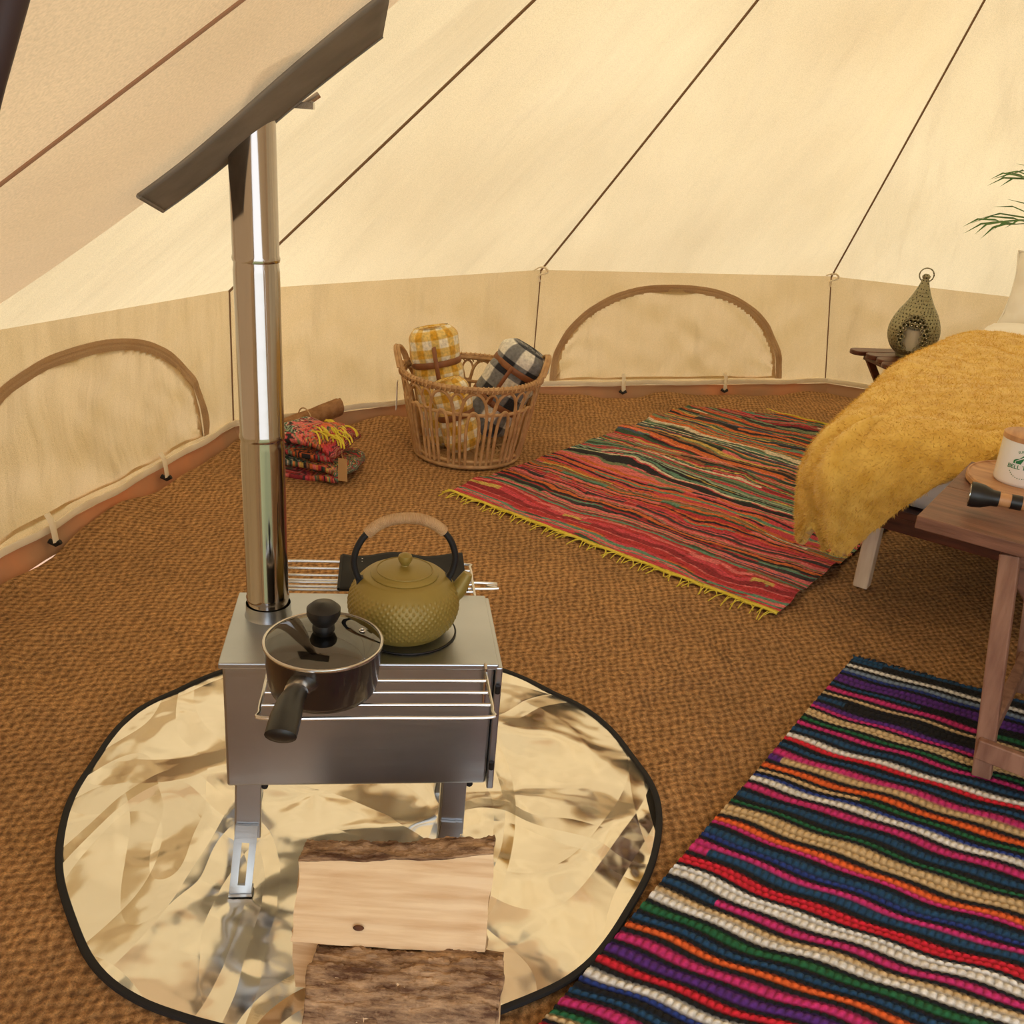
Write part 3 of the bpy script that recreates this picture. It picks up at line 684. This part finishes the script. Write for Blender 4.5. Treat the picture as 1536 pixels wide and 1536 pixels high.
for j in range(nv+1):
    v=j/nv
    for i in range(nu+1):
        u=i/nu
        p=AB*u+AC*v
        ed=.012*nz((v*9,u*3,0),2,1); p=p+AB.normalized()*ed
        rip=max(0,nz((u*1.6,v*9,0),1.6,3))
        z=.006+.044*rip*min(1,v*12,(1-v)*12)+.0010*sin(v*1400)
        w=v+.019*nz((u*3.4,v*6,5),1.4)+.006*sin(u*9+v*6)+.007*nz((u*16,v*30,1),1)
        k=min(len(bands)-1,max(0,np.searchsorted(bx,w)-1)); c=bc[k]
        if nz((u*5,k*3.7,0),1,8)>.28: c=bc[(k*7+5)%len(bands)]
        if v<.010: c=np.array(s(206,186,60))
        g=.72+.56*((i*7919+j*104729)%97)/97
        if ((i//3+j*3)%19==0): c=c*.4
        vs.append(V((p.x,p.y,z))); cs.append((c[0]*g,c[1]*g,c[2]*g,1))
W=nu+1
t.v=vs;t.c=cs;t.f=[(j*W+i,j*W+i+1,(j+1)*W+i+1,(j+1)*W+i) for j in range(nv) for i in range(nu)]
t.build('rug_weave',m_rug,ch,ang=180)
for e,dirn in ((0,-1),(1,1)):
    t=MB(); t.tube([AB*(k/60)+AC*e+V((0,0,.008+.002*sin(k))) for k in range(61)],.004 if e==0 else .003,6)
    for k in range(84 if e==0 else 50):
        u=(k+random.random())/84; 
        if e==1: u=.35+.65*k/50
        p=AB*u+AC*e+V((0,0,.008)); l=random.uniform(.02,.055)*(1.3 if u>.85 else 1)*(1 if e==0 else .5); d=AC.normalized()*dirn
        q=AB.normalized()*random.uniform(-.025,.025)
        t.tube([p,p+d*l*.5+q*.6+V((0,0,.002)),p+d*l+q+V((0,0,-.004))],.0015,5)
    t.build('fringe',m_yfringe,ch)

# folded rug bundle
fr=thing('folded_rug',(-.66,3.03,0),rad(-12),'small folded multicoloured rug with yellow fringe lying behind the stove pipe','folded rug')
t=MB()
prof=catmull([(-.13,0,.014),(0,0,.012),(.12,0,.014),(.145,0,.035),(.12,0,.058),(0,0,.056),(-.11,0,.062),(-.135,0,.085),(-.10,0,.108),(0,0,.104),(.10,0,.106),(.122,0,.128),(.09,0,.148),(0,0,.150),(-.11,0,.142)],8)
n_=len(prof)-1
def ffn(u,v):
    k=u*n_; i=min(n_-1,int(k)); p=lerp(prof[i],prof[i+1],k-i); y=lerp(-.11,.11,v)
    return V((p.x*(1-.22*abs(v-.5)),y+.018*nz((p.x*9,p.z*30,0),1),p.z*(1-.22*abs(2*v-1)**2)*(1-1.6*max(0,abs(p.x)-.06))+.016*nz((p.x*10,y*10,p.z*20),1,2)+.004))
def fcol(u,v):
    c=bc[int((u*1.3+.05*nz((u*9,v*5,0),2)+.1)*len(bc))%len(bc)]; return (float(c[0]),float(c[1]),float(c[2]),1)
t.grid(ffn,420,46,cfn=fcol)
t.build('folds',m_rug,fr,solid=.017,ang=180)
t=MB()
for k in range(30):
    x=random.uniform(.02,.10); y=random.uniform(-.09,.05); zt_=.160-.3*max(0,x-.05); 
    a0=random.uniform(-.6,.6); ln=random.uniform(.03,.055)
    t.tube(catmull([V((x,y,zt_)),V((x+ln*.4,y-.010+a0*.01,zt_+.003)),V((x+ln*.8,y-.02+a0*.03,zt_-.006)),V((x+ln,y-.03+a0*.04,zt_-.022))],3),.0028,5)
t.build('fringe',m_yfringe,fr)
t=MB(); t.box((.152,-.124,.062),(.030,.0015,.074)); t.tube([V((.150,-.124,.098)),V((.145,-.118,.125))],.0008,5); t.build('tag',m_card,fr); 
# rolled matting
p0=V((-.86,3.25,.0));p1=V((-.66,3.43,0))
rm=thing('rolled_matting',(p0.x,p0.y,0),0,'short tan roll of matting lying against the left back wall','rolled mat')
t=MB(); d=(p1-p0); sd_=d.normalized().cross(V((0,0,1)))
def rf(u,v):
    a=2*pi*2.2*v; r=.014+.022*v+.004*nz((u*4,v*3,0),1); c=d*u; return c+sd_*(cos(a)*r*1.2)+V((0,0,.06*u+.040+sin(a)*r))
t.grid(rf,20,60); t.build('roll',m_roll,rm,solid=.004)
t=MB(); t.tube([d*.5+V((0,0,.030+.040))+sd_*(cos(2*pi*k/24)*.0475)+V((0,0,sin(2*pi*k/24)*.040)) for k in range(24)],.0025,6,closed=True); t.build('tie_cord',m_rattan,rm)

# ------------------------------------------------------------ basket
BC=V((-.178,3.32,0))
bk=thing('wicker_basket',BC,0,'open rattan basket holding rolled blankets against the back wall','basket')
rb,rt,hz=.178,.236,.29
def rad_(z): return lerp(rb,rt,(z/hz)**.9)
def cp(a,z,o=0): r=rad_(z)+o; return V((cos(a)*r,sin(a)*r,z))
for z,rr0_ in ((.012,.009),(.032,.006),(.205,.006)):
    t=MB(); t.tube([cp(2*pi*k/60,z) for k in range(60)],rr0_,8,closed=True); t.build('hoop',m_wicker,bk)
t=MB()
for k in range(2): t.tube([cp(2*pi*j/72,hz+.008*k,.004*k) for j in range(72)],.008,8,closed=True)
for j in range(90):
    a=2*pi*j/90; t.tube([cp(a,hz-.012,-.006),cp(a+.03,hz-.002,.014),cp(a+.05,hz+.016,.008),cp(a+.06,hz+.014,-.006)],.0026,5)
t.build('rim',m_wicker,bk)
NL=13
for k in range(NL):
    a=2*pi*k/NL; t=MB()
    for w_,zt_ in ((.26,.282),(.13,.215)):
        pts=[]
        for j in range(21):
            u=j/20
            zz=.02+(zt_-.02)*min(1,(sin(pi*u)**.5)); 
            pts.append(cp(a+(-cos(pi*u))*w_*(.72+.28*sin(pi*u)),zz,.004))
        t.tube(pts,.0056,7)
    # small oval ring under the rim
    t.tube([cp(a+pi/NL+.085*cos(2*pi*j/16),.245+.034*sin(2*pi*j/16),.006) for j in range(16)],.0042,6,closed=True)
    t.build('loop',m_wicker,bk)
for sg in (0,1):
    a=(pi-.05) if sg==0 else .15; t=MB()
    for o in (0,.010):
        pts=[]
        for j in range(15):
            u=j/14; aa=a+(u-.5)*.5; pts.append(cp(aa,hz+.012+.060*sin(pi*u)**.6,.002+o+.006*sin(pi*u)))
        t.tube(pts,.0068,8)
    t.build('handle',m_wicker,bk)
t=MB()
for k in range(14): t.tube(circ((0,0,.014),.170*(k+1)/14.0,48),.0055,6,closed=True)
for k in range(12): a=2*pi*k/12; t.tube([V((0,0,.018)),V((cos(a)*.178,sin(a)*.178,.018))],.005,6)
t.build('woven_base',m_wicker,bk)
t=MB(); t.box((-.252,-.03,.20),(.002,.03,.10)); t.build('tag',m_paper,bk)
def roll(name,loc,axis,L,r,c1,c2,c3,label,straps,handle=True,chk=.055,sd=0):
    ax=V(axis).normalized(); th=thing(name,loc,0,label,'blanket','rolled checked blankets in the basket')
    s1=ax.cross(V((.1,.9,.3))).normalized(); s2=ax.cross(s1)
    def gcol(a,l):
        p=int(a/chk)%2; q=int((l+5)/chk)%2
        return c1 if p and q else (c3 if not p and not q else c2)
    t=MB()
    def fn(u,v):
        a=2*pi*u; l=L*v; e=min(v,1-v)*L; rr_=r*(1-.34*max(0,1-e/.04)**2)*(1+.06*sin(a*2+1)+.08*nz((cos(a),sin(a),v*4),1.2,sd))
        for sv in straps: rr_-=.006*math.exp(-((v-sv)*L/.02)**2)
        return ax*l+s1*(cos(a)*rr_)+s2*(sin(a)*rr_)
    t.grid(fn,96,110,cfn=lambda u,v:gcol(u*2*pi*r,L*v))
    for end in (0,1):
        def sp(u,v,end=end):
            a=2*pi*u*3.5; rr_=r*.74*(1-u*.95); l=(L if end else 0)+(-.004 if end else .004)*(v)
            rr_*=lerp(1,.86,v); return ax*l+s1*(cos(a)*rr_)+s2*(sin(a)*rr_)
        t.grid(sp,120,3,cfn=lambda u,v:gcol(u*.9,.03))
        def cpz(u,v,end=end):
            a=2*pi*u; l=(L-.002 if end else .002); return ax*l+(s1*cos(a)+s2*sin(a))*r*.72*v
        t.grid(cpz,32,6,cfn=lambda u,v:c2)
    t.build('fleece',m_blanket,th,ang=180)
    for sv in straps:
        t=MB(); t.tube([ax*(L*sv)+(s1*cos(2*pi*k/32)+s2*sin(2*pi*k/32))*(r*1.0) for k in range(32)],.011,8,closed=True,flat=(.28,1.0),up=tuple(ax)); t.build('strap',m_leather,th)
    if handle:
        a0=ax*(L*straps[0]); a1=ax*(L*straps[-1]); dv=(V((0,-.9,.5))-ax*V((0,-.9,.5)).dot(ax)).normalized()
        if len(straps)==1: a0=ax*(L*(straps[0]-.14));a1=ax*(L*(straps[0]+.14))
        t=MB(); t.tube(catmull([a0+dv*r,a0+dv*(r+.02),(a0+a1)/2+dv*(r+.03),a1+dv*(r+.02),a1+dv*r],6),.008,8,flat=(1,.4)); t.build('carry_handle',m_leather,th)
    return th
Yw,Ym,Ywh=s(212,160,46),s(228,196,116),s(242,234,214)
roll('blanket_roll',BC+V((-.065,.03,.03)),(-.20,.06,.9),.41,.084,Yw,Ym,Ywh,'yellow and white checked blanket roll standing upright in the basket',(.70,),chk=.03,sd=1)
roll('blanket_roll',BC+V((.0,-.105,.05)),(-.10,.02,.30),.25,.062,Yw,Ym,Ywh,'lower yellow and white checked blanket roll lying at the front inside the basket',(.5,),False,chk=.028,sd=2)
roll('blanket_roll',BC+V((.03,.06,.08)),(.34,.04,.60),.34,.092,s(30,32,42),s(122,122,124),s(228,224,214),'black and white checked blanket roll with brown leather straps in the basket',(.35,.75),chk=.055,sd=3)

# ------------------------------------------------------------ bed
bp_=V((.85,2.36,0)); dq=V((.56,.83,0)).normalized(); dp=V((.83,-.56,0)).normalized(); yaw=math.atan2(dp.y,dp.x)
BW,BLn=1.35,2.0; BT=.45
bed=thing('bed',bp_,yaw,'low bed with pale legs and white mattress under the mustard throw','bed')
t=MB()
for x in (.03,BW-.03): t.box((x,BLn/2,.24),(.03,BLn-.02,.07))
for y in (.10,BLn-.03): t.box((BW/2,y,.24),(BW-.02,.03,.07))
t.box((BW/2,BLn/2,.265),(BW-.06,BLn-.1,.02)); t.build('frame',m_mahog,bed,bevel=.004,smooth=False)
for x in (.045,BW-.045):
    for y in (.16,BLn-.06):
        t=MB(); t.box((x,y,.125),(.040,.040,.25)); t.build('leg',m_pine,bed,bevel=.004,smooth=False)
t=MB()
t.box((BW/2,BLn/2+.03,.365),(BW,BLn-.08,.18)); t.build('mattress',m_sheet,bed,bevel=.05,smooth=True)
def loc(p,q,z): return bp_+dp*p+dq*q+V((0,0,z))
dv_=thing('duvet',loc(.6,1.55,BT),yaw,'white folded duvet showing beyond the mustard throw on the bed','duvet')
t=MB()
def dvf(u,v):
    x=lerp(-.66,.66,u); a=2*pi*v; ex=.19; ez=.055
    c_,s_=cos(a),sin(a); y=ex*abs(c_)**.6*(1 if c_>0 else -1); z=ez*abs(s_)**.7*(1 if s_>0 else -1)
    k=(1-abs(2*u-1)**6)**.5
    return V((x,y*(.9+.1*k),.06+z*k+(.012*nz((x*4,y*6,z*5),1.2,3) if s_>0 else 0)))
t.grid(dvf,60,48); t.build('cover',m_sheet,dv_,ang=180)
t=MB(); t.tube([V((lerp(-.62,.62,k/30),-.188,.062+.004*sin(k))) for k in range(31)],.004,6); t.build('piping',m_sheet,dv_)
th=thing('throw_blanket',loc(.3,.6,BT),0,'mustard yellow fluffy throw draped over the foot corner of the bed','throw')
def q0(p):
    if p<.03: return -.38
    if p<.2: return lerp(-.38,-.17,((p-.03)/.17)**.85)
    if p<.4: return lerp(-.17,.02,(p-.2)/.2)
    return .02+(p-.4)*.15
def tfn(u,v):
    p=lerp(-.34,1.3,u**1.25); qa=q0(max(p,-.02)); 
    q=lerp(qa,1.38+.04*sin(p*5),v**1.1)
    ex_,ey_=.022,.05
    cx=max(p,ex_); cy=max(q,ey_); dx=p-cx; dy=q-cy; e=math.hypot(dx,dy)
    top=BT+.072+.034*sin(pi*min(1,max(0,(q-.1)/1.3)))+.012*nz((p*3,q*3,0),1.3,1)+.03*max(0,nz((p*5+q*2.5,q*1.2,3),1,2))+.024*max(0,nz((p*3-q*3,q*2,6),1,5))-.05*max(0,min(1,(.25-q)/.25))*max(0,min(1,(.25-p)/.25))
    if e<1e-6: return loc(p,q,top)
    ux,uy=dx/e,dy/e; ang=math.atan2(uy,ux); r=.15; e=min(e,.39+.022*sin(ang*8+p*9))
    if e<r*pi/2: a=e/r; ox=r*sin(a); oz=r*(1-cos(a))
    else: h=e-r*pi/2; ox=r-h*.20; oz=r+h*.98
    ox+= .014*sin(ang*5+p*8+q*8)*min(1,e/.15)*(.4+e*2)
    return loc(cx+ux*ox,cy+uy*ox,max(.09,top-oz+.008*sin(p*24+ang*5)))
t=MB(); t.grid(tfn,190,230)
nvx=[]
for p in t.v:
    nvx.append(p+V((nz(p,30,1),nz(p,30,2),nz(p,30,3)))*.003+V((nz(p,130,4),nz(p,130,5),nz(p,130,6)))*.0015)
t.v=nvx
o=t.build('fleece',m_throw,th,world=True,solid=.02,ang=180)
ft=MB(); src=nvx
W=191
for k in range(130000):
    i=random.randrange(190); j=int(229*random.random()**1.3)
    p=lerp(src[j*W+i],src[j*W+i+1],random.random()); p=lerp(p,src[(j+1)*W+i],random.random()*.9)
    a=src[j*W+i+1]-src[j*W+i]; b=src[(j+1)*W+i]-src[j*W+i]; nn=a.cross(b)
    if nn.length<1e-9: continue
    nn.normalize()
    d=(nn*.7+V((random.uniform(-1,1),random.uniform(-1,1),random.uniform(-1.4,.0)))*.6).normalized()*random.uniform(.007,.014)
    w_=V((random.uniform(-1,1),random.uniform(-1,1),random.uniform(-1,1))).normalized()*.0009
    p=p+nn*.009
    ft.v+= [p-w_,p+w_,p+d]; n3=len(ft.v); ft.f.append([n3-3,n3-2,n3-1])
o=ft.build('pile',m_throw,th,world=True,smooth=False); o['kind']='stuff'
def pillow(loc_,rx,rz,w,h,d,label,name='pillow'):
    pt=thing(name,loc_,rz,label,'pillow'); R=Matrix.Rotation(rx,4,'X')
    t=MB()
    for sg in (-1,1):
        def pf(u,v,sg=sg):
            x=(u-.5)*2; y=(v-.5)*2; th_=((1-x**4)*(1-y**4))
            px_=x*w/2*(1-.08*(1-abs(y)**2)*abs(x)**3); py_=y*h/2*(1-.08*(1-abs(x)**2)*abs(y)**3)
            return R@V((px_,sg*d/2*max(0,th_)**.5+.012*nz((x*3,y*3,sg)),py_+h/2))
        t.grid(pf,30,24)
    pc=t.build('cover',m_pillow,pt,ang=180)
    t=MB(); bd=[]
    for k in range(80):
        s_=k/80*4; i=int(s_); f=s_-i; x,y=[(2*f-1,-1),(1,2*f-1),(1-2*f,1),(-1,1-2*f)][i]
        bd.append(R@V((x*w/2*(1-.08*(1-abs(y)**2)*abs(x)**3),0,y*h/2*(1-.08*(1-abs(x)**2)*abs(y)**3)+h/2)))
    t.tube(bd,.004,6,closed=True); t.build('piping',m_pillow,pt)
    return pt
pillow(loc(.245,1.80,BT+.03),rad(-22),yaw,.60,.33,.16,'cream linen pillow leaning at the head of the bed at the right edge')
# ------------------------------------------------------------ side table + lantern
SZ=.36
sc=V((1.515,3.87,0))
stt=thing('side_table',(sc.x,sc.y,0),rad(14),'small dark hardwood folding side table holding the lantern beside the bed','side table')
for k in range(4):
    y=-.115+.077*k; t=MB(); xe=.19 if k in(0,3) else .165
    ol=[];m_=10
    for j in range(m_+1):
        a=-pi/2+pi*j/m_; ol.append((xe-.03+.03*cos(a),y+.036*sin(a)))
    for j in range(m_+1):
        a=pi/2+pi*j/m_; ol.append((-xe+.03+.03*cos(a),y+.036*sin(a)))
    nn_=len(ol); t.add([V((x,yy,SZ-.018)) for x,yy in ol]+[V((x,yy,SZ)) for x,yy in ol],[list(range(nn_))[::-1],[nn_+i for i in range(nn_)]]+[(i,(i+1)%nn_,nn_+(i+1)%nn_,nn_+i) for i in range(nn_)])
    t.build('plank',m_mahog,stt,bevel=.003)
for sy in(-1,1):
    for sg in(-1,1):
        t=MB(); t.bar((sg*.12,sy*(.08 if sg>0 else .105),SZ-.02),(-sg*.11,sy*(.08 if sg>0 else .105),.0),.020,.028,up=(1,0,0)); t.build('leg',m_mahog,stt,bevel=.003)
for sg in(-1,1):
    t=MB(); t.bar((sg*.12,-.11,SZ-.028),(sg*.12,.11,SZ-.028),.03,.02); t.build('cross_rail',m_mahog,stt,bevel=.002)
lc=G(1362,535,SZ)
lt=thing('candle_lantern',(lc.x,lc.y,SZ),math.atan2(-lc.y,-lc.x),'teardrop perforated antique green metal lantern with a candle on the side table','lantern')
lp=[(.0,.0),(.045,.0),(.05,.006),(.05,.012)]
cr_=[(.05,.012),(.075,.035),(.092,.07),(.096,.105),(.088,.14),(.072,.175),(.050,.21),(.032,.245),(.018,.28),(.011,.305)]
lpp=[(v.x,v.z) for v in catmull([V((a,0,b)) for a,b in cr_],8)]
def inopen(a,z):
    if a>pi: a-=2*pi
    y=(z-.085)
    w=.62*(1-(y/.085)**2)**.5 if 0<=y<.085 else (.62*(1-(y/.05)**2)**.5 if -.05<y<0 else 0)
    return abs(a)<w
seg=120; t=MB(); vs=[];fs=[]
allp=lp[:3]+lpp
for r_,z_ in allp:
    for k in range(seg): a=2*pi*k/seg; vs.append(V((r_*cos(a),r_*sin(a),z_)))
for i in range(len(allp)-1):
    for k in range(seg):
        a=2*pi*(k+.5)/seg
        z_=(allp[i][1]+allp[i+1][1])/2
        if inopen(a,z_): continue
        if .02<z_<.26 and i%3==0 and (k+(i//3%2)*2)%4<1: continue
        fs.append((i*seg+k,i*seg+(k+1)%seg,(i+1)*seg+(k+1)%seg,(i+1)*seg+k))
t.add(vs,fs); body=t.build('shell',m_lantern,lt,solid=.002)
def lr(z):
    for (r1_,z1),(r2_,z2) in zip(lpp,lpp[1:]):
        if z1<=z<=z2: return lerp(r1_,r2_,(z-z1)/max(1e-6,z2-z1))
    return .05
t=MB()
def ringat(aa,zz,rr0):
    r_=lr(zz)+.001; c=V((r_*cos(aa),r_*sin(aa),zz)); sd=V((-sin(aa),cos(aa),0))
    t.tube([c+sd*(rr0*cos(2*pi*j/14))+V((0,0,rr0*sin(2*pi*j/14))) for j in range(14)],.0015,5,closed=True)
zz=.045
row=0
while zz<.172:
    aa=-.66+(.09 if row%2 else 0)
    while aa<.67:
        y=zz-.085; w=.62*max(0,1-(y/.09)**2)**.5 if y>=0 else .62*max(0,1-(y/.055)**2)**.5
        core=abs(aa)<w*.52 and zz<.135
        if abs(aa)<w+.06 and not core: ringat(aa,zz,.0082)
        aa+=.18
    zz+=.0150; row+=1
t.build('ring_lattice',m_lantern,lt)
t=MB(); t.lathe([(.011,.303),(.015,.308),(.015,.315),(.008,.322),(0,.323)],20); t.build('cap',m_lantern,lt)
t=MB(); t.tube([V((0,cos(2*pi*k/28)*.026,.318+sin(2*pi*k/28)*.026)) for k in range(28)],.0025,6,closed=True); t.build('hanging_ring',m_lantern,lt)
cn=thing('candle',(lc.x,lc.y,SZ+.004),0,'cream pillar candle standing inside the teardrop lantern','candle')
t=MB(); t.lathe([(0,.0),(.036,.0),(.038,.004),(.038,.10),(.035,.105),(.0,.101)],32); t.build('wax',m_candle,cn)
t=MB(); t.tube([V((0,0,.10)),V((.001,0,.113))],.0012,6); t.build('wick',m_dark,cn)

# ------------------------------------------------------------ bench in the foreground
T0=V((.755,1.70,0)); BH=.50
bn=thing('bench',T0,yaw,'dark wooden folding bench at the foot of the bed carrying mug and board','bench')
t=MB(); 
for k in range(2): t.box((.495,.1125+.225*k,BH-.0125),(1.01,.2245,.025))
t.build('seat_top',m_bench,bn,bevel=.002,smooth=False)
for x in (.17,.83):
    t=MB(); t.box((x,.225,BH-.04),(.04,.40,.03)); t.build('apron',m_bench,bn,bevel=.003,smooth=False)
FZ=.019
for x,dx in ((.155,.06),(.845,-.06)):
    for y in (.02,.42):
        t=MB(); t.bar((x,y,BH-.03),(x+dx,y,FZ),.022,.034,up=(1,0,0)); t.build('leg',m_benchleg,bn,bevel=.003,smooth=False)
    t=MB(); t.bar((x+dx*.82,.03,.10),(x+dx*.82,.42,.10),.022,.04,up=(0,0,1)); t.build('stretcher',m_benchleg,bn,bevel=.003,smooth=False)
t=MB(); t.bar((.195,.0,.085),(.86,.0,.085),.016,.042); t.build('stretcher',m_benchleg,bn,bevel=.003,smooth=False)
for y in (.055,.385):
    t=MB(); t.bar((.16,y,BH-.05),(.50,y,FZ),.02,.034,up=(1,0,0)); t.build('brace',m_bench,bn,bevel=.003,smooth=False)
bcn=G(1560,728,BH+.012)
bd_=thing('serving_board',(bcn.x,bcn.y,BH),yaw,'round wooden serving board on the bench under the white mug','board')
t=MB(); t.lathe([(0,0),(.135,0),(.14,.004),(.14,.013),(.136,.016),(.128,.013),(0,.012)],72); t.build('disc',m_board,bd_)
t=MB(); t.tube(circ((0,0,.0155),.137,72),.0025,6,closed=True); t.build('raised_rim',m_board,bd_)
mc=G(1528,722,BH+.0125); mgy=math.atan2(-mc.y,-mc.x)
mg=thing('mug',(mc.x,mc.y,BH+.0125),mgy,'white lidded mug printed with a green tent logo on the serving board','mug')
mr_=.050; mh=.090
t=MB(); t.lathe([(0,0),(.046,0),(.049,.003),(mr_,.008),(mr_,mh),(mr_-.003,mh),(mr_-.003,.006),(0,.005)],64); mbod=t.build('body',m_white,mg)
t=MB(); t.lathe([(0,mh-.002),(mr_-.004,mh-.002),(mr_+.001,mh),(mr_+.001,mh+.010),(mr_-.002,mh+.012),(0,mh+.012)],64); t.build('lid',m_board,mg)
t=MB(); t.tube(catmull([(-.02,mr_-.004,.07),(-.02,mr_+.018,.072),(-.02,mr_+.03,.05),(-.02,mr_+.018,.024),(-.02,mr_-.004,.022)],6),.004,8); t.build('handle',m_white,mg)
cz=.046; LS=1.2
def wrapm(vs,off=.0006):
    return [V(((mr_+off)*cos(x*LS/mr_),(mr_+off)*sin(x*LS/mr_),cz+(z-cz)*LS)) for x,z in vs]
def text_mesh(body,size,cx,cz,name,arc=None):
    cu=bpy.data.curves.new(name,'FONT'); cu.body=body; cu.size=size; cu.align_x='CENTER'; cu.align_y='CENTER'; cu.offset=size*.012
    ob=bpy.data.objects.new(name+'_src',cu); COL.objects.link(ob)
    dg_=bpy.context.evaluated_depsgraph_get(); dg_.update()
    me=bpy.data.meshes.new_from_object(ob.evaluated_get(dg_)); bpy.data.objects.remove(ob); bpy.data.curves.remove(cu)
    pts=[(v.co.x,v.co.y) for v in me.vertices]; fs=[list(p.vertices) for p in me.polygons]; bpy.data.meshes.remove(me)
    out=[]
    for x,y in pts:
        if arc:
            rr_=arc+y; a=x/arc; out.append((cx+rr_*sin(a),cz+rr_*cos(a)))
        else: out.append((cx+x,cz+y))
    t=MB(); t.add(wrapm(out),fs); return t
text_mesh('BELL TENT',.0100,0,cz-.004,'print').build('printed_name',m_green,mg,smooth=False)
text_mesh('SUPERIOR',.0055,0,cz,'print_arc',arc=.0235).build('printed_arc',m_green,mg,smooth=False)
t=MB()
def tri(L): 
    t.add(wrapm(L),[list(range(len(L)))])
tri([(-.016,cz+.002),(-.013,cz+.002),(-.013,cz+.006),(0,cz+.016),(0,cz+.019),(-.016,cz+.007)])
tri([(.016,cz+.002),(.016,cz+.007),(0,cz+.019),(0,cz+.016),(.013,cz+.006),(.013,cz+.002)])
tri([(-.012,cz+.002),(-.004,cz+.002),(0,cz+.013),(-.012,cz+.006)]); tri([(.012,cz+.002),(.012,cz+.006),(0,cz+.013),(.004,cz+.002)])
for k in range(13):
    a=-pi/2+(k-6)*.17; x=.0215*cos(a); z=cz-.001+.0215*sin(a); tri([(x-.0007,z-.0007),(x+.0007,z-.0007),(x+.0007,z+.0007),(x-.0007,z+.0007)])
t.build('printed_tent',m_green,mg,smooth=False)
ta=G(1458,742,BH+.036); tb=G(1560,766,BH+.03)
tr_=thing('torch',(ta.x,ta.y,BH+.013),0,'small wooden torch with black head lying on the edge of the board','torch')
d=(tb-ta).normalized(); d.z=0; d.normalize(); c0=V((0,0,.024))
t=MB(); t.tube([c0+d*.03,c0+d*.13],[.013,.012],20); t.build('barrel',m_board,tr_)
t=MB(); t.tube([c0-d*.004,c0+d*.003,c0+d*.018,c0+d*.034,c0+d*.046],[.0235,.0240,.022,.0155,.0145],28); hd_=t.build('head',m_black,tr_)
t=MB(); t.tube([c0-d*.0055,c0-d*.0042],.0185,24); t.build('lens',m_lens,hd_)
t=MB(); t.tube([c0+d*.066,c0+d*.085],.0138,20); t.build('band',m_black,tr_)

# ------------------------------------------------------------ palm
pp=V((2.28,4.06,0))
pl=thing('palm_plant',pp,0,'green potted palm behind the bed with fronds reaching in at the right edge','plant')
t=MB(); t.lathe([(0,0),(.10,0),(.105,.01),(.135,.24),(.14,.25),(.14,.27),(.125,.27),(.12,.22),(0,.22)],40); t.build('pot',m_pot,pl)
t=MB(); t.lathe([(0,.23),(.122,.23)],30); t.build('soil',mat('soil',s(52,36,26),rough=1),pl)
def frond(P,ln=.30):
    pts=catmull([V(p)-pp for p in P],10); n_=len(pts); t=MB(); t.tube(pts,[.004*(1-.7*k/n_) for k in range(n_)],6)
    for k in range(int(n_*.3),n_,2):
        u=(k-n_*.3)/(n_*.7); T=(pts[min(k+1,n_-1)]-pts[k-1]).normalized(); S=T.cross(V((0,0,1))).normalized()
        for sg in(-1,1):
            l=ln*(.6+.5*sin(pi*min(1,u*.8+.15)))*(1-.25*u); d=(T*1.1+S*sg*.42*(1.1-u*.7)+V((0,0,random.uniform(-.12,.14)))).normalized()
            a=pts[k]; w_=d.cross(V((0,0,1))).normalized()*.0045+V((0,0,.003))
            m1=a+d*l*.3+V((0,0,.012)); m2=a+d*l*.7+V((0,0,.008)); e=a+d*l+V((0,0,-.025))
            t.add([a,m1-w_,m1+w_,m2-w_*.8,m2+w_*.8,e],[(0,1,2),(1,3,4,2),(3,5,4)])
    return t.build('frond',m_leaf,pl,smooth=False)
frond([(2.28,4.06,.22),(2.20,4.02,.6),(1.98,3.92,.87),(1.72,3.81,.89)])
frond([(2.28,4.06,.22),(2.18,4.0,.65),(1.96,3.90,.98),(1.78,3.85,1.045)],.25)
frond([(2.28,4.06,.22),(2.28,3.95,.6),(2.3,3.75,.80),(2.32,3.5,.80)])
frond([(2.28,4.06,.22),(2.2,3.95,.7),(2.1,3.7,.95),(2.05,3.45,.95)])

# ------------------------------------------------------------ light
w=bpy.data.worlds.new('world'); scene.world=w; w.use_nodes=True; nt=w.node_tree
bg=nt.nodes['Background']; bg.inputs[0].default_value=(.88,.94,1,1); bg.inputs[1].default_value=2.8
sun=bpy.data.lights.new('sun','SUN'); sun.energy=4.2; sun.angle=rad(3); sun.color=(1,.93,.82)
so=bpy.data.objects.new('sun',sun); COL.objects.link(so)
so.rotation_euler=V((.45,-.9,-.8)).to_track_quat('-Z','Y').to_euler()
scene.view_settings.view_transform='Standard'
